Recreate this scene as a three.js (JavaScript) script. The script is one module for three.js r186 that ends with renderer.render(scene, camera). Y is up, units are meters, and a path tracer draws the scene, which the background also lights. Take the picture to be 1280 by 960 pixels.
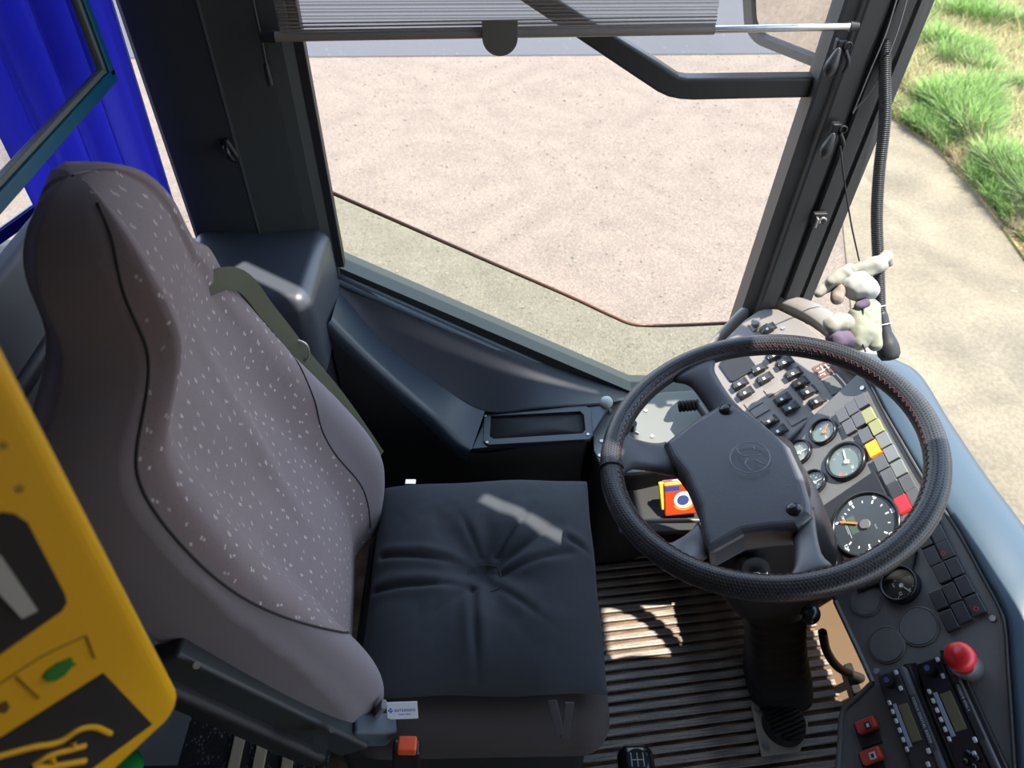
import * as THREE from 'three';
import { RoundedBoxGeometry } from 'three/addons/geometries/RoundedBoxGeometry.js';
import { mergeGeometries, mergeVertices } from 'three/addons/utils/BufferGeometryUtils.js';
import { MarchingCubes } from 'three/addons/objects/MarchingCubes.js';
import { ImprovedNoise } from 'three/addons/math/ImprovedNoise.js';

// ---------------------------------------------------------------- camera, sky, sun, exposure
const scene = new THREE.Scene();
const FOCAL = 950, EYE = new THREE.Vector3(0, 1.6, 0), PITCH = 44 * Math.PI / 180, YAW = 1 * Math.PI / 180;
const camera = new THREE.PerspectiveCamera(2 * Math.atan(480 / FOCAL) * 180 / Math.PI, 1280 / 960, 0.05, 200);
camera.position.copy(EYE);
const FWD = new THREE.Vector3(Math.sin(YAW) * Math.cos(PITCH), -Math.sin(PITCH), -Math.cos(YAW) * Math.cos(PITCH));
const RIGHT = new THREE.Vector3(Math.cos(YAW), 0, Math.sin(YAW));
const UP = new THREE.Vector3().crossVectors(RIGHT, FWD);
camera.up.set(0, 1, 0);
camera.lookAt(EYE.clone().add(FWD));
camera.focus = 1.3;
camera.userData.fStop = 6;
scene.add(camera);

const renderer = new THREE.WebGLRenderer({ antialias: true });
renderer.toneMapping = THREE.LinearToneMapping;
renderer.toneMappingExposure = 2.5;
renderer.shadowMap.enabled = true;

{ // clear bright summer sky, the same all round
  const w = 64, h = 32, d = new Float32Array(w * h * 4);
  for (let j = 0; j < h; j++) {
    const e = (j + 0.5) / h * 180 - 90, k = Math.pow(Math.max(0, e) / 90, 0.5);
    for (let i = 0; i < w; i++) {
      const o = (j * w + i) * 4, L = 1.25;
      d[o] = L * (0.98 - 0.50 * k); d[o + 1] = L * (1.06 - 0.36 * k); d[o + 2] = L * (1.16 - 0.06 * k); d[o + 3] = 1;
    }
  }
  const t = new THREE.DataTexture(d, w, h, THREE.RGBAFormat, THREE.FloatType);
  t.mapping = THREE.EquirectangularReflectionMapping; t.magFilter = THREE.LinearFilter; t.needsUpdate = true;
  scene.background = t;
}
const SUN = new THREE.Vector3(0.22, 0.95, -0.02).normalize();
const sun = new THREE.DirectionalLight(new THREE.Color(1, 0.93, 0.82), 6.0);
sun.position.copy(SUN).multiplyScalar(12);
sun.castShadow = true;
sun.shadow.mapSize.set(4096, 4096);
Object.assign(sun.shadow.camera, { left: -8, right: 8, top: 8, bottom: -8, near: 0.5, far: 30 });
scene.add(sun, sun.target);

// ---------------------------------------------------------------- helpers
const V = (x, y, z) => new THREE.Vector3(x, y, z);
const lerp = (a, b, t) => a + (b - a) * t, clamp = (x, a, b) => Math.min(b, Math.max(a, x));
const smooth = (a, b, x) => { const t = clamp((x - a) / (b - a), 0, 1); return t * t * (3 - 2 * t); };
let seed = 12345;
const rnd = () => { seed = (seed * 1664525 + 1013904223) >>> 0; return seed / 4294967296; };
const noise = new ImprovedNoise();
const ray = (px, py) => RIGHT.clone().multiplyScalar((px - 640) / FOCAL).addScaledVector(UP, (480 - py) / FOCAL).add(FWD);
const hit = (px, py, p, n) => { const r = ray(px, py); return EYE.clone().addScaledVector(r, p.clone().sub(EYE).dot(n) / r.dot(n)); };
const pY = (px, py, y) => hit(px, py, V(0, y, 0), V(0, 1, 0));
const pZ = (px, py, z) => hit(px, py, V(0, 0, z), V(0, 0, 1));
const pX = (px, py, x) => hit(px, py, V(x, 0, 0), V(1, 0, 0));
const taken = {};
function numbered(n) { const k = taken[n] = (taken[n] ?? -1) + 1; return k ? n + '_' + String(k).padStart(3, '0') : n; }
function mk(name, geo, mat, parent = scene) {
  const m = new THREE.Mesh(geo, mat);
  m.name = parent === scene ? numbered(name) : name;
  m.castShadow = m.receiveShadow = true;
  parent.add(m);
  return m;
}
function tag(o, label, category, group) { o.userData.label = label; o.userData.category = category; if (group) o.userData.group = group; return o; }
function thing(name, label, category, pos, group) {
  const g = new THREE.Group(); g.name = numbered(name); scene.add(g);
  if (pos) g.position.copy(pos);
  return tag(g, label, category, group);
}
function struct(name, geo, mat) { const m = mk(name, geo, mat); m.userData.kind = 'structure'; return m; }
// put world-space geometry under a group that sits at its own base
const local = (geo, g) => { g.updateMatrixWorld(true); return geo.applyMatrix4(g.matrixWorld.clone().invert()); };
const part = (name, worldGeo, mat, g) => { const m = mk(name, worldGeo, mat, g); local(worldGeo, g); return m; };
function basis(o, u, v, n) { return new THREE.Matrix4().makeBasis(u, v, n).setPosition(o); }
// a box between two points, w wide along side, h thick along the other axis
function bar(a, b, w, h, side = V(0, 0, 1), r = 0.002) {
  const d = b.clone().sub(a), L = d.length(); d.normalize();
  const n = new THREE.Vector3().crossVectors(d, side).normalize(), s = new THREE.Vector3().crossVectors(n, d);
  const g = new RoundedBoxGeometry(L, w, h, 2, Math.min(r, w / 2.1, h / 2.1));
  return g.applyMatrix4(basis(a.clone().add(b).multiplyScalar(0.5), d, s, n));
}
function tube(pts, r, seg = 48, rs = 10, closed = false) { return new THREE.TubeGeometry(new THREE.CatmullRomCurve3(pts, closed), seg, r, rs, closed); }
function rod(a, b, r0, r1 = r0, rs = 16) {
  const d = b.clone().sub(a), g = new THREE.CylinderGeometry(r1, r0, d.length(), rs);
  return g.applyQuaternion(new THREE.Quaternion().setFromUnitVectors(V(0, 1, 0), d.clone().normalize())).translate(...a.clone().add(b).multiplyScalar(0.5).toArray());
}
// rings of equal point count -> skin with optional caps
function loft(rings, { closed = true, caps = true, uv } = {}) {
  const m = rings[0].length, pos = [], uvs = [], idx = [], w = closed ? m + 1 : m;
  rings.forEach((R, j) => { for (let i = 0; i < w; i++) { const p = R[i % m]; pos.push(p.x, p.y, p.z); const q = uv ? uv(i, j, p) : [i / (w - 1), j / (rings.length - 1)]; uvs.push(q[0], q[1]); } });
  for (let j = 0; j < rings.length - 1; j++) for (let i = 0; i < w - 1; i++) { const a = j * w + i, b = a + 1, c = a + w, d = c + 1; idx.push(a, b, d, a, d, c); }
  if (caps && closed) for (const j of [0, rings.length - 1]) {
    const c = rings[j].reduce((s, p) => s.add(p), V(0, 0, 0)).multiplyScalar(1 / m), k = pos.length / 3; pos.push(c.x, c.y, c.z); uvs.push(0.5, 0.5);
    for (let i = 0; i < m; i++) { const a = j * w + i, b = j * w + i + 1; j ? idx.push(a, b, k) : idx.push(b, a, k); }
  }
  const g = new THREE.BufferGeometry();
  g.setAttribute('position', new THREE.Float32BufferAttribute(pos, 3)); g.setAttribute('uv', new THREE.Float32BufferAttribute(uvs, 2)); g.setIndex(idx); g.computeVertexNormals();
  return g;
}
function shapeOf(pts) { const s = new THREE.Shape(); pts.forEach((p, i) => i ? s.lineTo(p[0], p[1]) : s.moveTo(p[0], p[1])); s.closePath(); return s; }
function roundShape(w, h, r) {
  const s = new THREE.Shape(), x = w / 2, y = h / 2;
  s.moveTo(-x + r, -y); s.lineTo(x - r, -y); s.absarc(x - r, -y + r, r, -Math.PI / 2, 0); s.lineTo(x, y - r); s.absarc(x - r, y - r, r, 0, Math.PI / 2);
  s.lineTo(-x + r, y); s.absarc(-x + r, y - r, r, Math.PI / 2, Math.PI); s.lineTo(-x, -y + r); s.absarc(-x + r, -y + r, r, Math.PI, Math.PI * 1.5); return s;
}
function extrude(shape, depth, bevel = 0, seg = 2) { return new THREE.ExtrudeGeometry(shape, { depth: depth - 2 * bevel, bevelEnabled: bevel > 0, bevelSize: bevel, bevelThickness: bevel, bevelOffset: -bevel, bevelSegments: seg, curveSegments: 8 }).translate(0, 0, bevel); }
// a flat face with its own axes: u, v in the face, n out of it
class Face {
  constructor(o, u, n) { this.o = o; this.n = n.clone().normalize(); this.u = u.clone().normalize(); this.v = new THREE.Vector3().crossVectors(this.n, this.u); this.m = basis(o, this.u, this.v, this.n); }
  at(px, py, h = 0) { return hit(px, py, this.o.clone().addScaledVector(this.n, h), this.n); }
  uv(px, py, h = 0) { const d = this.at(px, py, h).sub(this.o); return [d.dot(this.u), d.dot(this.v)]; }
  poly(list, h = 0) { return list.map(([x, y]) => this.uv(x, y, h)); }
  put(m, px, py, h = 0, rot = 0) { // pose a mesh (local z out of the face)
    const p = this.at(px, py, h); m.position.copy(p); m.quaternion.setFromRotationMatrix(basis(V(0, 0, 0), this.u, this.v, this.n)).multiply(new THREE.Quaternion().setFromAxisAngle(V(0, 0, 1), rot)); return m;
  }
}
// put() gives world poses, so its parents stay at the origin of the scene or are sub-parts of something posed by put()
function canvas(w, h, draw, srgb = true) {
  const c = document.createElement('canvas'); c.width = w; c.height = h; draw(c.getContext('2d'), w, h);
  const t = new THREE.CanvasTexture(c); if (srgb) t.colorSpace = THREE.SRGBColorSpace; t.wrapS = t.wrapT = THREE.RepeatWrapping; return t;
}
function grain(w, h, fn, srgb = false) {
  const d = new Uint8Array(w * h * 4);
  for (let j = 0; j < h; j++) for (let i = 0; i < w; i++) { const c = fn(i / w, j / h, i, j), o = (j * w + i) * 4; if (Array.isArray(c)) { d[o] = c[0]; d[o + 1] = c[1]; d[o + 2] = c[2]; } else d[o] = d[o + 1] = d[o + 2] = c; d[o + 3] = 255; }
  const t = new THREE.DataTexture(d, w, h); t.magFilter = THREE.LinearFilter; t.wrapS = t.wrapT = THREE.RepeatWrapping; if (srgb) t.colorSpace = THREE.SRGBColorSpace; t.needsUpdate = true; return t;
}
const rep = (t, x, y) => { const c = t.clone(); c.repeat.set(x, y); c.needsUpdate = true; return c; };
const RGB = (r, g, b) => new THREE.Color().setRGB(r, g, b);
const mat = (r, g, b, rough = 0.6, extra = {}) => new THREE.MeshStandardMaterial({ color: RGB(r, g, b), roughness: rough, ...extra });
const phys = (r, g, b, rough, extra = {}) => new THREE.MeshPhysicalMaterial({ color: RGB(r, g, b), roughness: rough, ...extra });

// ---------------------------------------------------------------- materials
const fineBump = grain(128, 128, () => 110 + rnd() * 90);
const M = {
  black: mat(0.012, 0.012, 0.014, 0.5, { bumpMap: rep(fineBump, 4, 4), bumpScale: 0.0002 }),
  blackGloss: phys(0.01, 0.01, 0.012, 0.22),
  rubber: mat(0.015, 0.015, 0.016, 0.75),
  dash: mat(0.125, 0.127, 0.128, 0.48, { bumpMap: rep(fineBump, 6, 6), bumpScale: 0.00025 }),
  dashTop: phys(0.036, 0.06, 0.085, 0.38, { bumpMap: rep(fineBump, 6, 6), bumpScale: 0.0002 }),
  pod: mat(0.21, 0.19, 0.175, 0.5, { bumpMap: rep(fineBump, 5, 5), bumpScale: 0.0002 }),
  navy: phys(0.045, 0.052, 0.066, 0.38, { bumpMap: rep(fineBump, 5, 5), bumpScale: 0.0002 }),
  pillar: mat(0.035, 0.04, 0.038, 0.6, { bumpMap: rep(fineBump, 8, 8), bumpScale: 0.0002 }),
  frame: mat(0.022, 0.022, 0.022, 0.42),
  gasket: mat(0.05, 0.065, 0.075, 0.4),
  plate: mat(0.16, 0.16, 0.15, 0.42, { metalness: 0.3 }),
  chrome: mat(0.6, 0.6, 0.6, 0.25, { metalness: 1 }),
  steel: mat(0.45, 0.44, 0.42, 0.4, { metalness: 0.9 }),
  white: mat(0.7, 0.7, 0.68, 0.5),
  glass: phys(0.97, 0.985, 0.975, 0.0, { transmission: 1, thickness: 0, ior: 1.45 }),
  greenGlass: phys(0.80, 0.90, 0.82, 0.0, { transmission: 1, thickness: 0, ior: 1.45 }),
  red: mat(0.62, 0.02, 0.025, 0.35),
  redSwitch: mat(0.5, 0.055, 0.035, 0.45),
  lining: mat(0.22, 0.22, 0.22, 0.85),
  body: mat(0.2, 0.2, 0.21, 0.5),
};
// ---------------------------------------------------------------- ground outside
const WALL = -1.30, GROUND = -1.0, ROOF = 1.95;
{
  const g = new THREE.PlaneGeometry(60, 60).rotateX(-Math.PI / 2);
  const asphalt = grain(512, 512, (u, v) => {
    const a = u * 6.2832, b = v * 6.2832, n = noise.noise(Math.cos(a) * 2 + 5, Math.sin(a) * 2 + Math.cos(b) * 2, Math.sin(b) * 2) * 9, s = (rnd() - 0.5) * 46, p = rnd() < 0.05 ? 24 : 0, q = rnd() < 0.05 ? -26 : 0;
    const k = 128 + n + s + p + q; return [k * 1.06, k * 0.955 , k * 0.86];
  }, true);
  const stones = grain(512, 512, (u, v) => 120 + (rnd() - 0.5) * 200);
  const m = new THREE.MeshStandardMaterial({ color: RGB(0.52, 0.515, 0.51), map: rep(asphalt, 26, 26), bumpMap: rep(stones, 26, 26), bumpScale: 0.004, roughness: 0.95 });
  struct('ground', g, m).position.set(0, GROUND, -6);
  // loose gravel lying on the yard
  const peb = new THREE.IcosahedronGeometry(1, 0), N = 9000;
  const im = new THREE.InstancedMesh(peb, mat(0.17, 0.15, 0.13, 0.95), N), o = new THREE.Object3D(), c = new THREE.Color();
  for (let i = 0; i < N; i++) {
    const s = 0.003 + rnd() * rnd() * 0.009;
    o.position.set(-2.6 + rnd() * 6.0, GROUND + s * 0.25, -1.9 - rnd() * 5.6); o.scale.set(s, s * 0.6, s * (0.7 + rnd() * 0.6)); o.rotation.set(rnd(), rnd() * 6, rnd()); o.updateMatrix(); im.setMatrixAt(i, o.matrix);
    const k = 0.75 + rnd() * 0.6; c.setRGB(k, k * 0.97, k * 0.93); im.setColorAt(i, c);
  }
  im.name = 'loose_gravel'; im.userData.kind = 'stuff'; im.castShadow = im.receiveShadow = true; tag(im, 'pale loose gravel scattered over the yard outside the window', 'gravel'); scene.add(im);
  // bluish tarmac road across the far side of the yard
  const a = pY(360, 72, GROUND), rd = new THREE.BoxGeometry(30, 0.01, 9);
  struct('road', rd, mat(0.055, 0.056, 0.063, 0.95, { bumpMap: rep(stones, 30, 9), bumpScale: 0.003 })).position.set(-5.0, GROUND + 0.002, a.z - 4.5);
  // concrete path in front of the bus
  const gp = [[1112, 150], [1165, 185], [1232, 262], [1290, 345]].map(([x, y]) => pY(x, y, GROUND));
  const pathPts = [[pY(1040, 150, GROUND), 0], ...gp.map((p) => [p, 0])].map(([p]) => [p.x, -p.z]);
  const path = extrude(shapeOf([...pathPts, [7, 1.2], [7, 0], [1.6, 0], [1.4, 1.4]]), 0.012).rotateX(-Math.PI / 2);
  const pt = grain(256, 256, (u, v) => { const k = 150 + (rnd() - 0.5) * 26 + noise.noise(u * 9, v * 9, 3) * 22; return [k * 1.02, k * 0.955, k * 0.84]; }, true);
  struct('path', path, new THREE.MeshStandardMaterial({ color: RGB(0.42, 0.405, 0.37), map: rep(pt, 0.4, 0.4), roughness: 0.95 })).position.y = GROUND;
  // grass verge
  const bank = [...gp.map((p) => [p.x, -p.z]), [9, -gp[3].z], [9, 14], [gp[0].x + 0.25, 14], [gp[0].x - 0.02, -gp[0].z + 0.5]];
  const soilTex = grain(256, 256, (u, v) => { const k = 92 + (rnd() - 0.5) * 70 + noise.noise(u * 12, v * 12, 8) * 30; return [k * 1.12, k * 1.0, k * 0.62]; }, true);
  struct('verge', extrude(shapeOf(bank), 0.03).rotateX(-Math.PI / 2), new THREE.MeshStandardMaterial({ map: rep(soilTex, 0.5, 0.5), roughness: 1 })).position.y = GROUND;
  const blade = (() => { // a tuft of bent blades
    const gs = [];
    for (let k = 0; k < 9; k++) {
      const a = k * 2.4, l = 0.7 + rnd() * 0.5, lean = 0.25 + rnd() * 0.5, w = 0.035, pos = [], idx = [];
      for (let j = 0; j <= 4; j++) { const t = j / 4, r = lean * t * t * l, h = l * t * (1 - 0.25 * t * lean), ww = w * (1 - t * 0.95); pos.push(Math.cos(a) * r - Math.sin(a) * ww, h, Math.sin(a) * r + Math.cos(a) * ww, Math.cos(a) * r + Math.sin(a) * ww, h, Math.sin(a) * r - Math.cos(a) * ww); if (j) { const b = j * 2 - 2; idx.push(b, b + 1, b + 3, b, b + 3, b + 2); } }
      const q = new THREE.BufferGeometry(); q.setAttribute('position', new THREE.Float32BufferAttribute(pos, 3)); q.setIndex(idx); q.computeVertexNormals(); gs.push(q);
    }
    return mergeGeometries(gs);
  })();
  const gm = new THREE.MeshPhysicalMaterial({ color: 0xffffff, roughness: 0.75, side: THREE.DoubleSide, transmission: 0.25, thickness: 0 });
  const N2 = 40000, ig = new THREE.InstancedMesh(blade, gm, N2);
  let n = 0, guard = 0;
  while (n < N2 && guard++ < 300000) {
    const px = 1090 + rnd() * 260, py = -160 + rnd() * 560, p = pY(px, py, GROUND);
    const edge = 150 + (px - 1112) * (px < 1165 ? 0.66 : 1.12) * (px < 1165 ? 1 : 1) - (px >= 1165 ? 53 * 0.46 : 0); // verge border in the photograph
    if (py > edge) continue;
    const into = (edge - py) / 160, patch = noise.noise(p.x * 1.3, p.z * 1.3, 4) + 0.5 * noise.noise(p.x * 4, p.z * 4, 9);
    const dry = smooth(0.12, -0.22, patch - 0.16 + Math.abs(into - 0.75) * 0.3 - (px > 1230 ? 0.35 : 0)); 
    if (rnd() < 0.12 * dry + (into < 0.06 ? 0.5 : 0)) continue;
    const s = (0.1 + rnd() * 0.16) * (1 - 0.3 * dry) * (into < 0.2 ? 0.6 : 1);
    o.position.set(p.x, GROUND + 0.02, p.z); o.scale.set(s * 1.2, s, s * 1.2); o.rotation.set((rnd() - 0.5) * 0.4, rnd() * 6.28, (rnd() - 0.5) * 0.4); o.updateMatrix(); ig.setMatrixAt(n, o.matrix);
    const k = 0.7 + rnd() * 0.7; if (rnd() < dry * 0.8) c.setRGB(0.36 * k, 0.29 * k, 0.14 * k); else c.setRGB(0.13 * k, 0.24 * k, 0.035 * k); ig.setColorAt(n, c); n++;
  }
  ig.count = n; ig.name = 'grass'; ig.userData.kind = 'stuff'; ig.castShadow = ig.receiveShadow = true; tag(ig, 'tall green and straw grass beside the path', 'grass'); scene.add(ig);
}
// ---------------------------------------------------------------- shell of the bus
const sillA = pZ(425, 335, WALL), sillB = pZ(790, 490, WALL), rearX = pZ(372, 60, WALL).x;
const screenPlan = new THREE.CatmullRomCurve3([V(0.66, 0, -1.29), V(0.77, 0, -1.17), V(0.87, 0, -0.9), V(0.93, 0, -0.45), V(0.945, 0, 0), V(0.93, 0, 0.45), V(0.87, 0, 0.9), V(0.77, 0, 1.17), V(0.66, 0, 1.29)]).getPoints(48);
{
  const s = shapeOf([[-3.5, -0.4], [0.62, -0.4], [0.64, ROOF], [-3.5, ROOF]]);
  s.holes.push(shapeOf([[sillA.x, sillA.y], [sillB.x, sillB.y], [0.57, sillB.y - 0.01], [0.61, 1.78], [rearX - 0.01, 1.78]]));
  s.holes.push(shapeOf([[-2.9, 0.72], [-0.602, 0.72], [-0.602, 1.72], [-2.9, 1.72]]));
  struct('wall_left', extrude(s, 0.06).translate(0, 0, WALL - 0.06), M.frame);
  const r = shapeOf([[-3.5, -0.4], [0.66, -0.4], [0.66, ROOF], [-3.5, ROOF]]);
  struct('wall_right', extrude(r, 0.06).translate(0, 0, 1.3), M.body);
   mkPane('window_3', -2.9, -0.602, 0.72, 1.72, WALL - 0.03);
  function mkPane(name, x0, x1, y0, y1, z) { struct(name, new THREE.PlaneGeometry(x1 - x0, y1 - y0).translate((x0 + x1) / 2, (y0 + y1) / 2, z), M.glass); }
  struct('wall_rear', new THREE.BoxGeometry(0.06, ROOF + 0.4, 2.66).translate(-3.53, (ROOF - 0.4) / 2, 0), M.lining);
  // front bulkhead and windscreen follow one curve
  const lean = (p, y) => lerp(p.x, 0.6 + (p.x - 0.66) * 0.12, clamp((y - 0.42) / 1.46, 0, 1)); // the glass leans back to a flat top edge
  const skin = (y0, y1, t) => loft(Array.from({ length: 9 }, (_, k) => lerp(y0, y1, k / 8)).map((y) => screenPlan.map((p) => V(lean(p, y) + t, y, p.z))), { closed: false });
  const solid = (y0, y1) => mergeGeometries([skin(y0, y1, 0), skin(y0, y1, 0.03), loft([screenPlan.map((p) => V(lean(p, y1), y1, p.z)), screenPlan.map((p) => V(lean(p, y1) + 0.03, y1, p.z))], { closed: false })]);
  struct('wall_front', solid(-0.4, 0.42), M.rubber);
  struct('window_1', skin(0.42, 1.88, 0.015), M.glass).userData.label = 'clear curved windscreen';
  // roof with its front edge over the windscreen; two narrow ventilation slots let the sun through
  const rs = shapeOf([[-3.56, -1.36], ...screenPlan.map((p) => [lean(p, ROOF) + 0.03, p.z]), [-3.56, 1.36]]);
  const onRoof = (p) => p.clone().addScaledVector(SUN, (ROOF + 0.02 - p.y) / SUN.y);
  const slot = (a, b, w) => { const A = onRoof(a), B = onRoof(b), d = B.clone().sub(A).setY(0).normalize(), q = V(-d.z, 0, d.x).multiplyScalar(w / 2); return shapeOf([[A.x + q.x, A.z + q.z], [A.x - q.x, A.z - q.z], [B.x - q.x, B.z - q.z], [B.x + q.x, B.z + q.z]]); };
  rs.holes.push(slot(pY(600, 622, 0.49), pY(722, 683, 0.49), 0.03), slot(pY(296, 326, 0.80), pY(386, 368, 0.80), 0.034));
  const rg = new THREE.ExtrudeGeometry(rs, { depth: 0.04, bevelEnabled: false }).rotateX(Math.PI / 2).translate(0, ROOF + 0.04, 0);
  struct('ceiling', rg, M.lining);
  struct('trim_2', solid(1.86, ROOF), M.lining);
  const bl = screenPlan.filter((p) => p.z > -0.72 && p.z < 1.2);
  const wb = thing('windscreen_blind', 'grey fabric sun blind lowered inside the windscreen ahead of the wheel', 'blind', V(0.8, 1.05, 0.24));
  part('fabric', loft([1.05, 1.3, 1.6, 1.85].map((y) => bl.map((p) => V(lean(p, y) - 0.03, y, p.z))), { closed: false }), phys(0.25, 0.25, 0.26, 0.9, { side: THREE.DoubleSide, transmission: 0.12, thickness: 0 }), wb);
  part('bottom_bar', tube(bl.map((p) => V(lean(p, 1.05) - 0.03, 1.05, p.z)), 0.007, 60, 8), M.steel, wb);
}
{ // floor: brown rubber mat with raised ribs
  const soil = grain(256, 256, (u, v) => { const k = 0.75 + noise.noise(u * 7, v * 7, 2) * 0.4 + (rnd() - 0.5) * 0.35; return [clamp(120 * k, 0, 255), clamp(94 * k, 0, 255), clamp(70 * k, 0, 255)]; }, true);
  const f = struct('floor', new THREE.ExtrudeGeometry(shapeOf([[-3.5, -1.3], ...screenPlan.map((p) => [p.x, p.z]), [-3.5, 1.3]]), { depth: 0.06, bevelEnabled: false }).rotateX(Math.PI / 2), new THREE.MeshStandardMaterial({ map: rep(soil, 3, 3), roughness: 0.8 }));
  const wear = grain(256, 64, (u, v) => { const k = 0.8 + noise.noise(u * 14, v * 3, 6) * 0.5 + (rnd() - 0.5) * 0.3; return [clamp(150 * k, 0, 255), clamp(138 * k, 0, 255), clamp(127 * k, 0, 255)]; }, true);
  const rm = phys(1, 1, 1, 0.36, { map: wear });
  const dir = V(Math.cos(0.105), 0, -Math.sin(0.105)), nrm = V(Math.sin(0.105), 0, Math.cos(0.105));
  const rg = new RoundedBoxGeometry(1.15, 0.008, 0.0145, 2, 0.003);
  for (let k = 0; k < 38; k++) {
    const r = mk('floor_rib', rg, rm, f); r.position.copy(V(0.33, 0.003, -0.36).addScaledVector(nrm, -k * 0.0226)); r.rotation.y = 0.105;
  }
  // aisle step: speckled vinyl with pale edging strips
  const sp = grain(128, 128, () => { const k = rnd() < 0.06 ? 150 : 26 + rnd() * 22; return [k, k, k]; }, true);
  const st = mk('step_tread', new RoundedBoxGeometry(0.30, 0.02, 0.5, 2, 0.004).translate(-0.5, 0.02, -0.42), new THREE.MeshStandardMaterial({ map: sp, roughness: 0.7 }), f);
  for (const x of [-0.535, -0.487, -0.432]) mk('edge_strip', bar(V(x, 0.034, -0.66), V(x + 0.01, 0.034, -0.2), 0.022, 0.008, V(1, 0, 0)), mat(0.62, 0.5, 0.34, 0.45), f);
}
{ // rear pillar trim beside the window, with a long crease
  const cr = pZ(245, 0, -1.262).x, plan = [[-0.6, WALL], [-0.597, -1.28], [-0.588, -1.272], [cr - 0.004, -1.263], [cr, -1.2615], [cr + 0.004, -1.2632], [-0.375, -1.275], [-0.352, -1.28], [rearX, -1.292], [rearX, WALL]];
  const g = loft([0.5, 1.0, 1.5, 1.93].map((y) => plan.map(([x, z]) => V(x, y, z))), { caps: true });
  struct('trim_1', g.toNonIndexed(), M.pillar).geometry.computeVertexNormals();
}

// ---------------------------------------------------------------- driver's seat
const fabricBump = grain(256, 256, (u, v, i, j) => 128 + ((i + j) % 4 < 2 ? 26 : -26) + (rnd() - 0.5) * 60);
const speckle = canvas(512, 512, (c, w, h) => {
  c.fillStyle = 'rgb(126,114,116)'; c.fillRect(0, 0, w, h);
  for (let k = 0; k < 9000; k++) { const v = 100 + rnd() * 40; c.fillStyle = `rgba(${v},${v * 0.92},${v * 0.92},0.35)`; c.fillRect(rnd() * w, rnd() * h, 3, 2); }
  for (let j = 0; j < 15; j++) for (let i = 0; i < 15; i++) {
    if (rnd() < 0.16) continue;
    const x = (i + 0.2 + rnd() * 0.6) * w / 15, y = (j + 0.2 + rnd() * 0.6) * h / 15;
    c.save(); c.translate(x, y); c.rotate(0.5 + rnd() * 0.5); c.fillStyle = `rgba(216,210,206,${0.5 + rnd() * 0.35})`; c.fillRect(-2, -4, 3.4, 7.4); if (rnd() < 0.5) c.fillRect(3.4, -1, 3, 6); c.restore();
  }
});
const F = {
  pattern: new THREE.MeshPhysicalMaterial({ map: speckle, roughness: 0.95, bumpMap: rep(fabricBump, 2, 2), bumpScale: 0.0006, sheen: 0.5, sheenRoughness: 0.6, sheenColor: RGB(0.3, 0.28, 0.34) }),
  plain: phys(0.2, 0.175, 0.19, 0.95, { bumpMap: rep(fabricBump, 3, 3), bumpScale: 0.0006, sheen: 0.5, sheenRoughness: 0.6, sheenColor: RGB(0.3, 0.28, 0.34) }),
  cushion: phys(0.028, 0.033, 0.042, 0.9, { bumpMap: rep(fabricBump, 6, 6), bumpScale: 0.0004, sheen: 0.4, sheenRoughness: 0.5, sheenColor: RGB(0.16, 0.2, 0.26) }),
  brown: phys(0.05, 0.04, 0.038, 0.95, { bumpMap: rep(fabricBump, 3, 3), bumpScale: 0.0006 }),
};
const curve1 = (tab) => (x) => { let i = 0; while (i < tab.length - 2 && x > tab[i + 1][0]) i++; const [a, b] = [tab[i], tab[i + 1]], [p, q] = [tab[Math.max(0, i - 1)], tab[Math.min(tab.length - 1, i + 2)]]; const t = clamp((x - a[0]) / (b[0] - a[0]), 0, 1), m0 = (b[1] - p[1]) / (b[0] - p[0] || 1) * (b[0] - a[0]), m1 = (q[1] - a[1]) / (q[0] - a[0] || 1) * (b[0] - a[0]), t2 = t * t, t3 = t2 * t; return (2 * t3 - 3 * t2 + 1) * a[1] + (t3 - 2 * t2 + t) * m0 + (-2 * t3 + 3 * t2) * b[1] + (t3 - t2) * m1; };
const SEAT = V(-0.05, 0, -0.675);
const seat = thing('driver_seat', 'high-backed driver seat in speckled grey fabric with plain side bolsters', 'seat', SEAT.clone());
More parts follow.
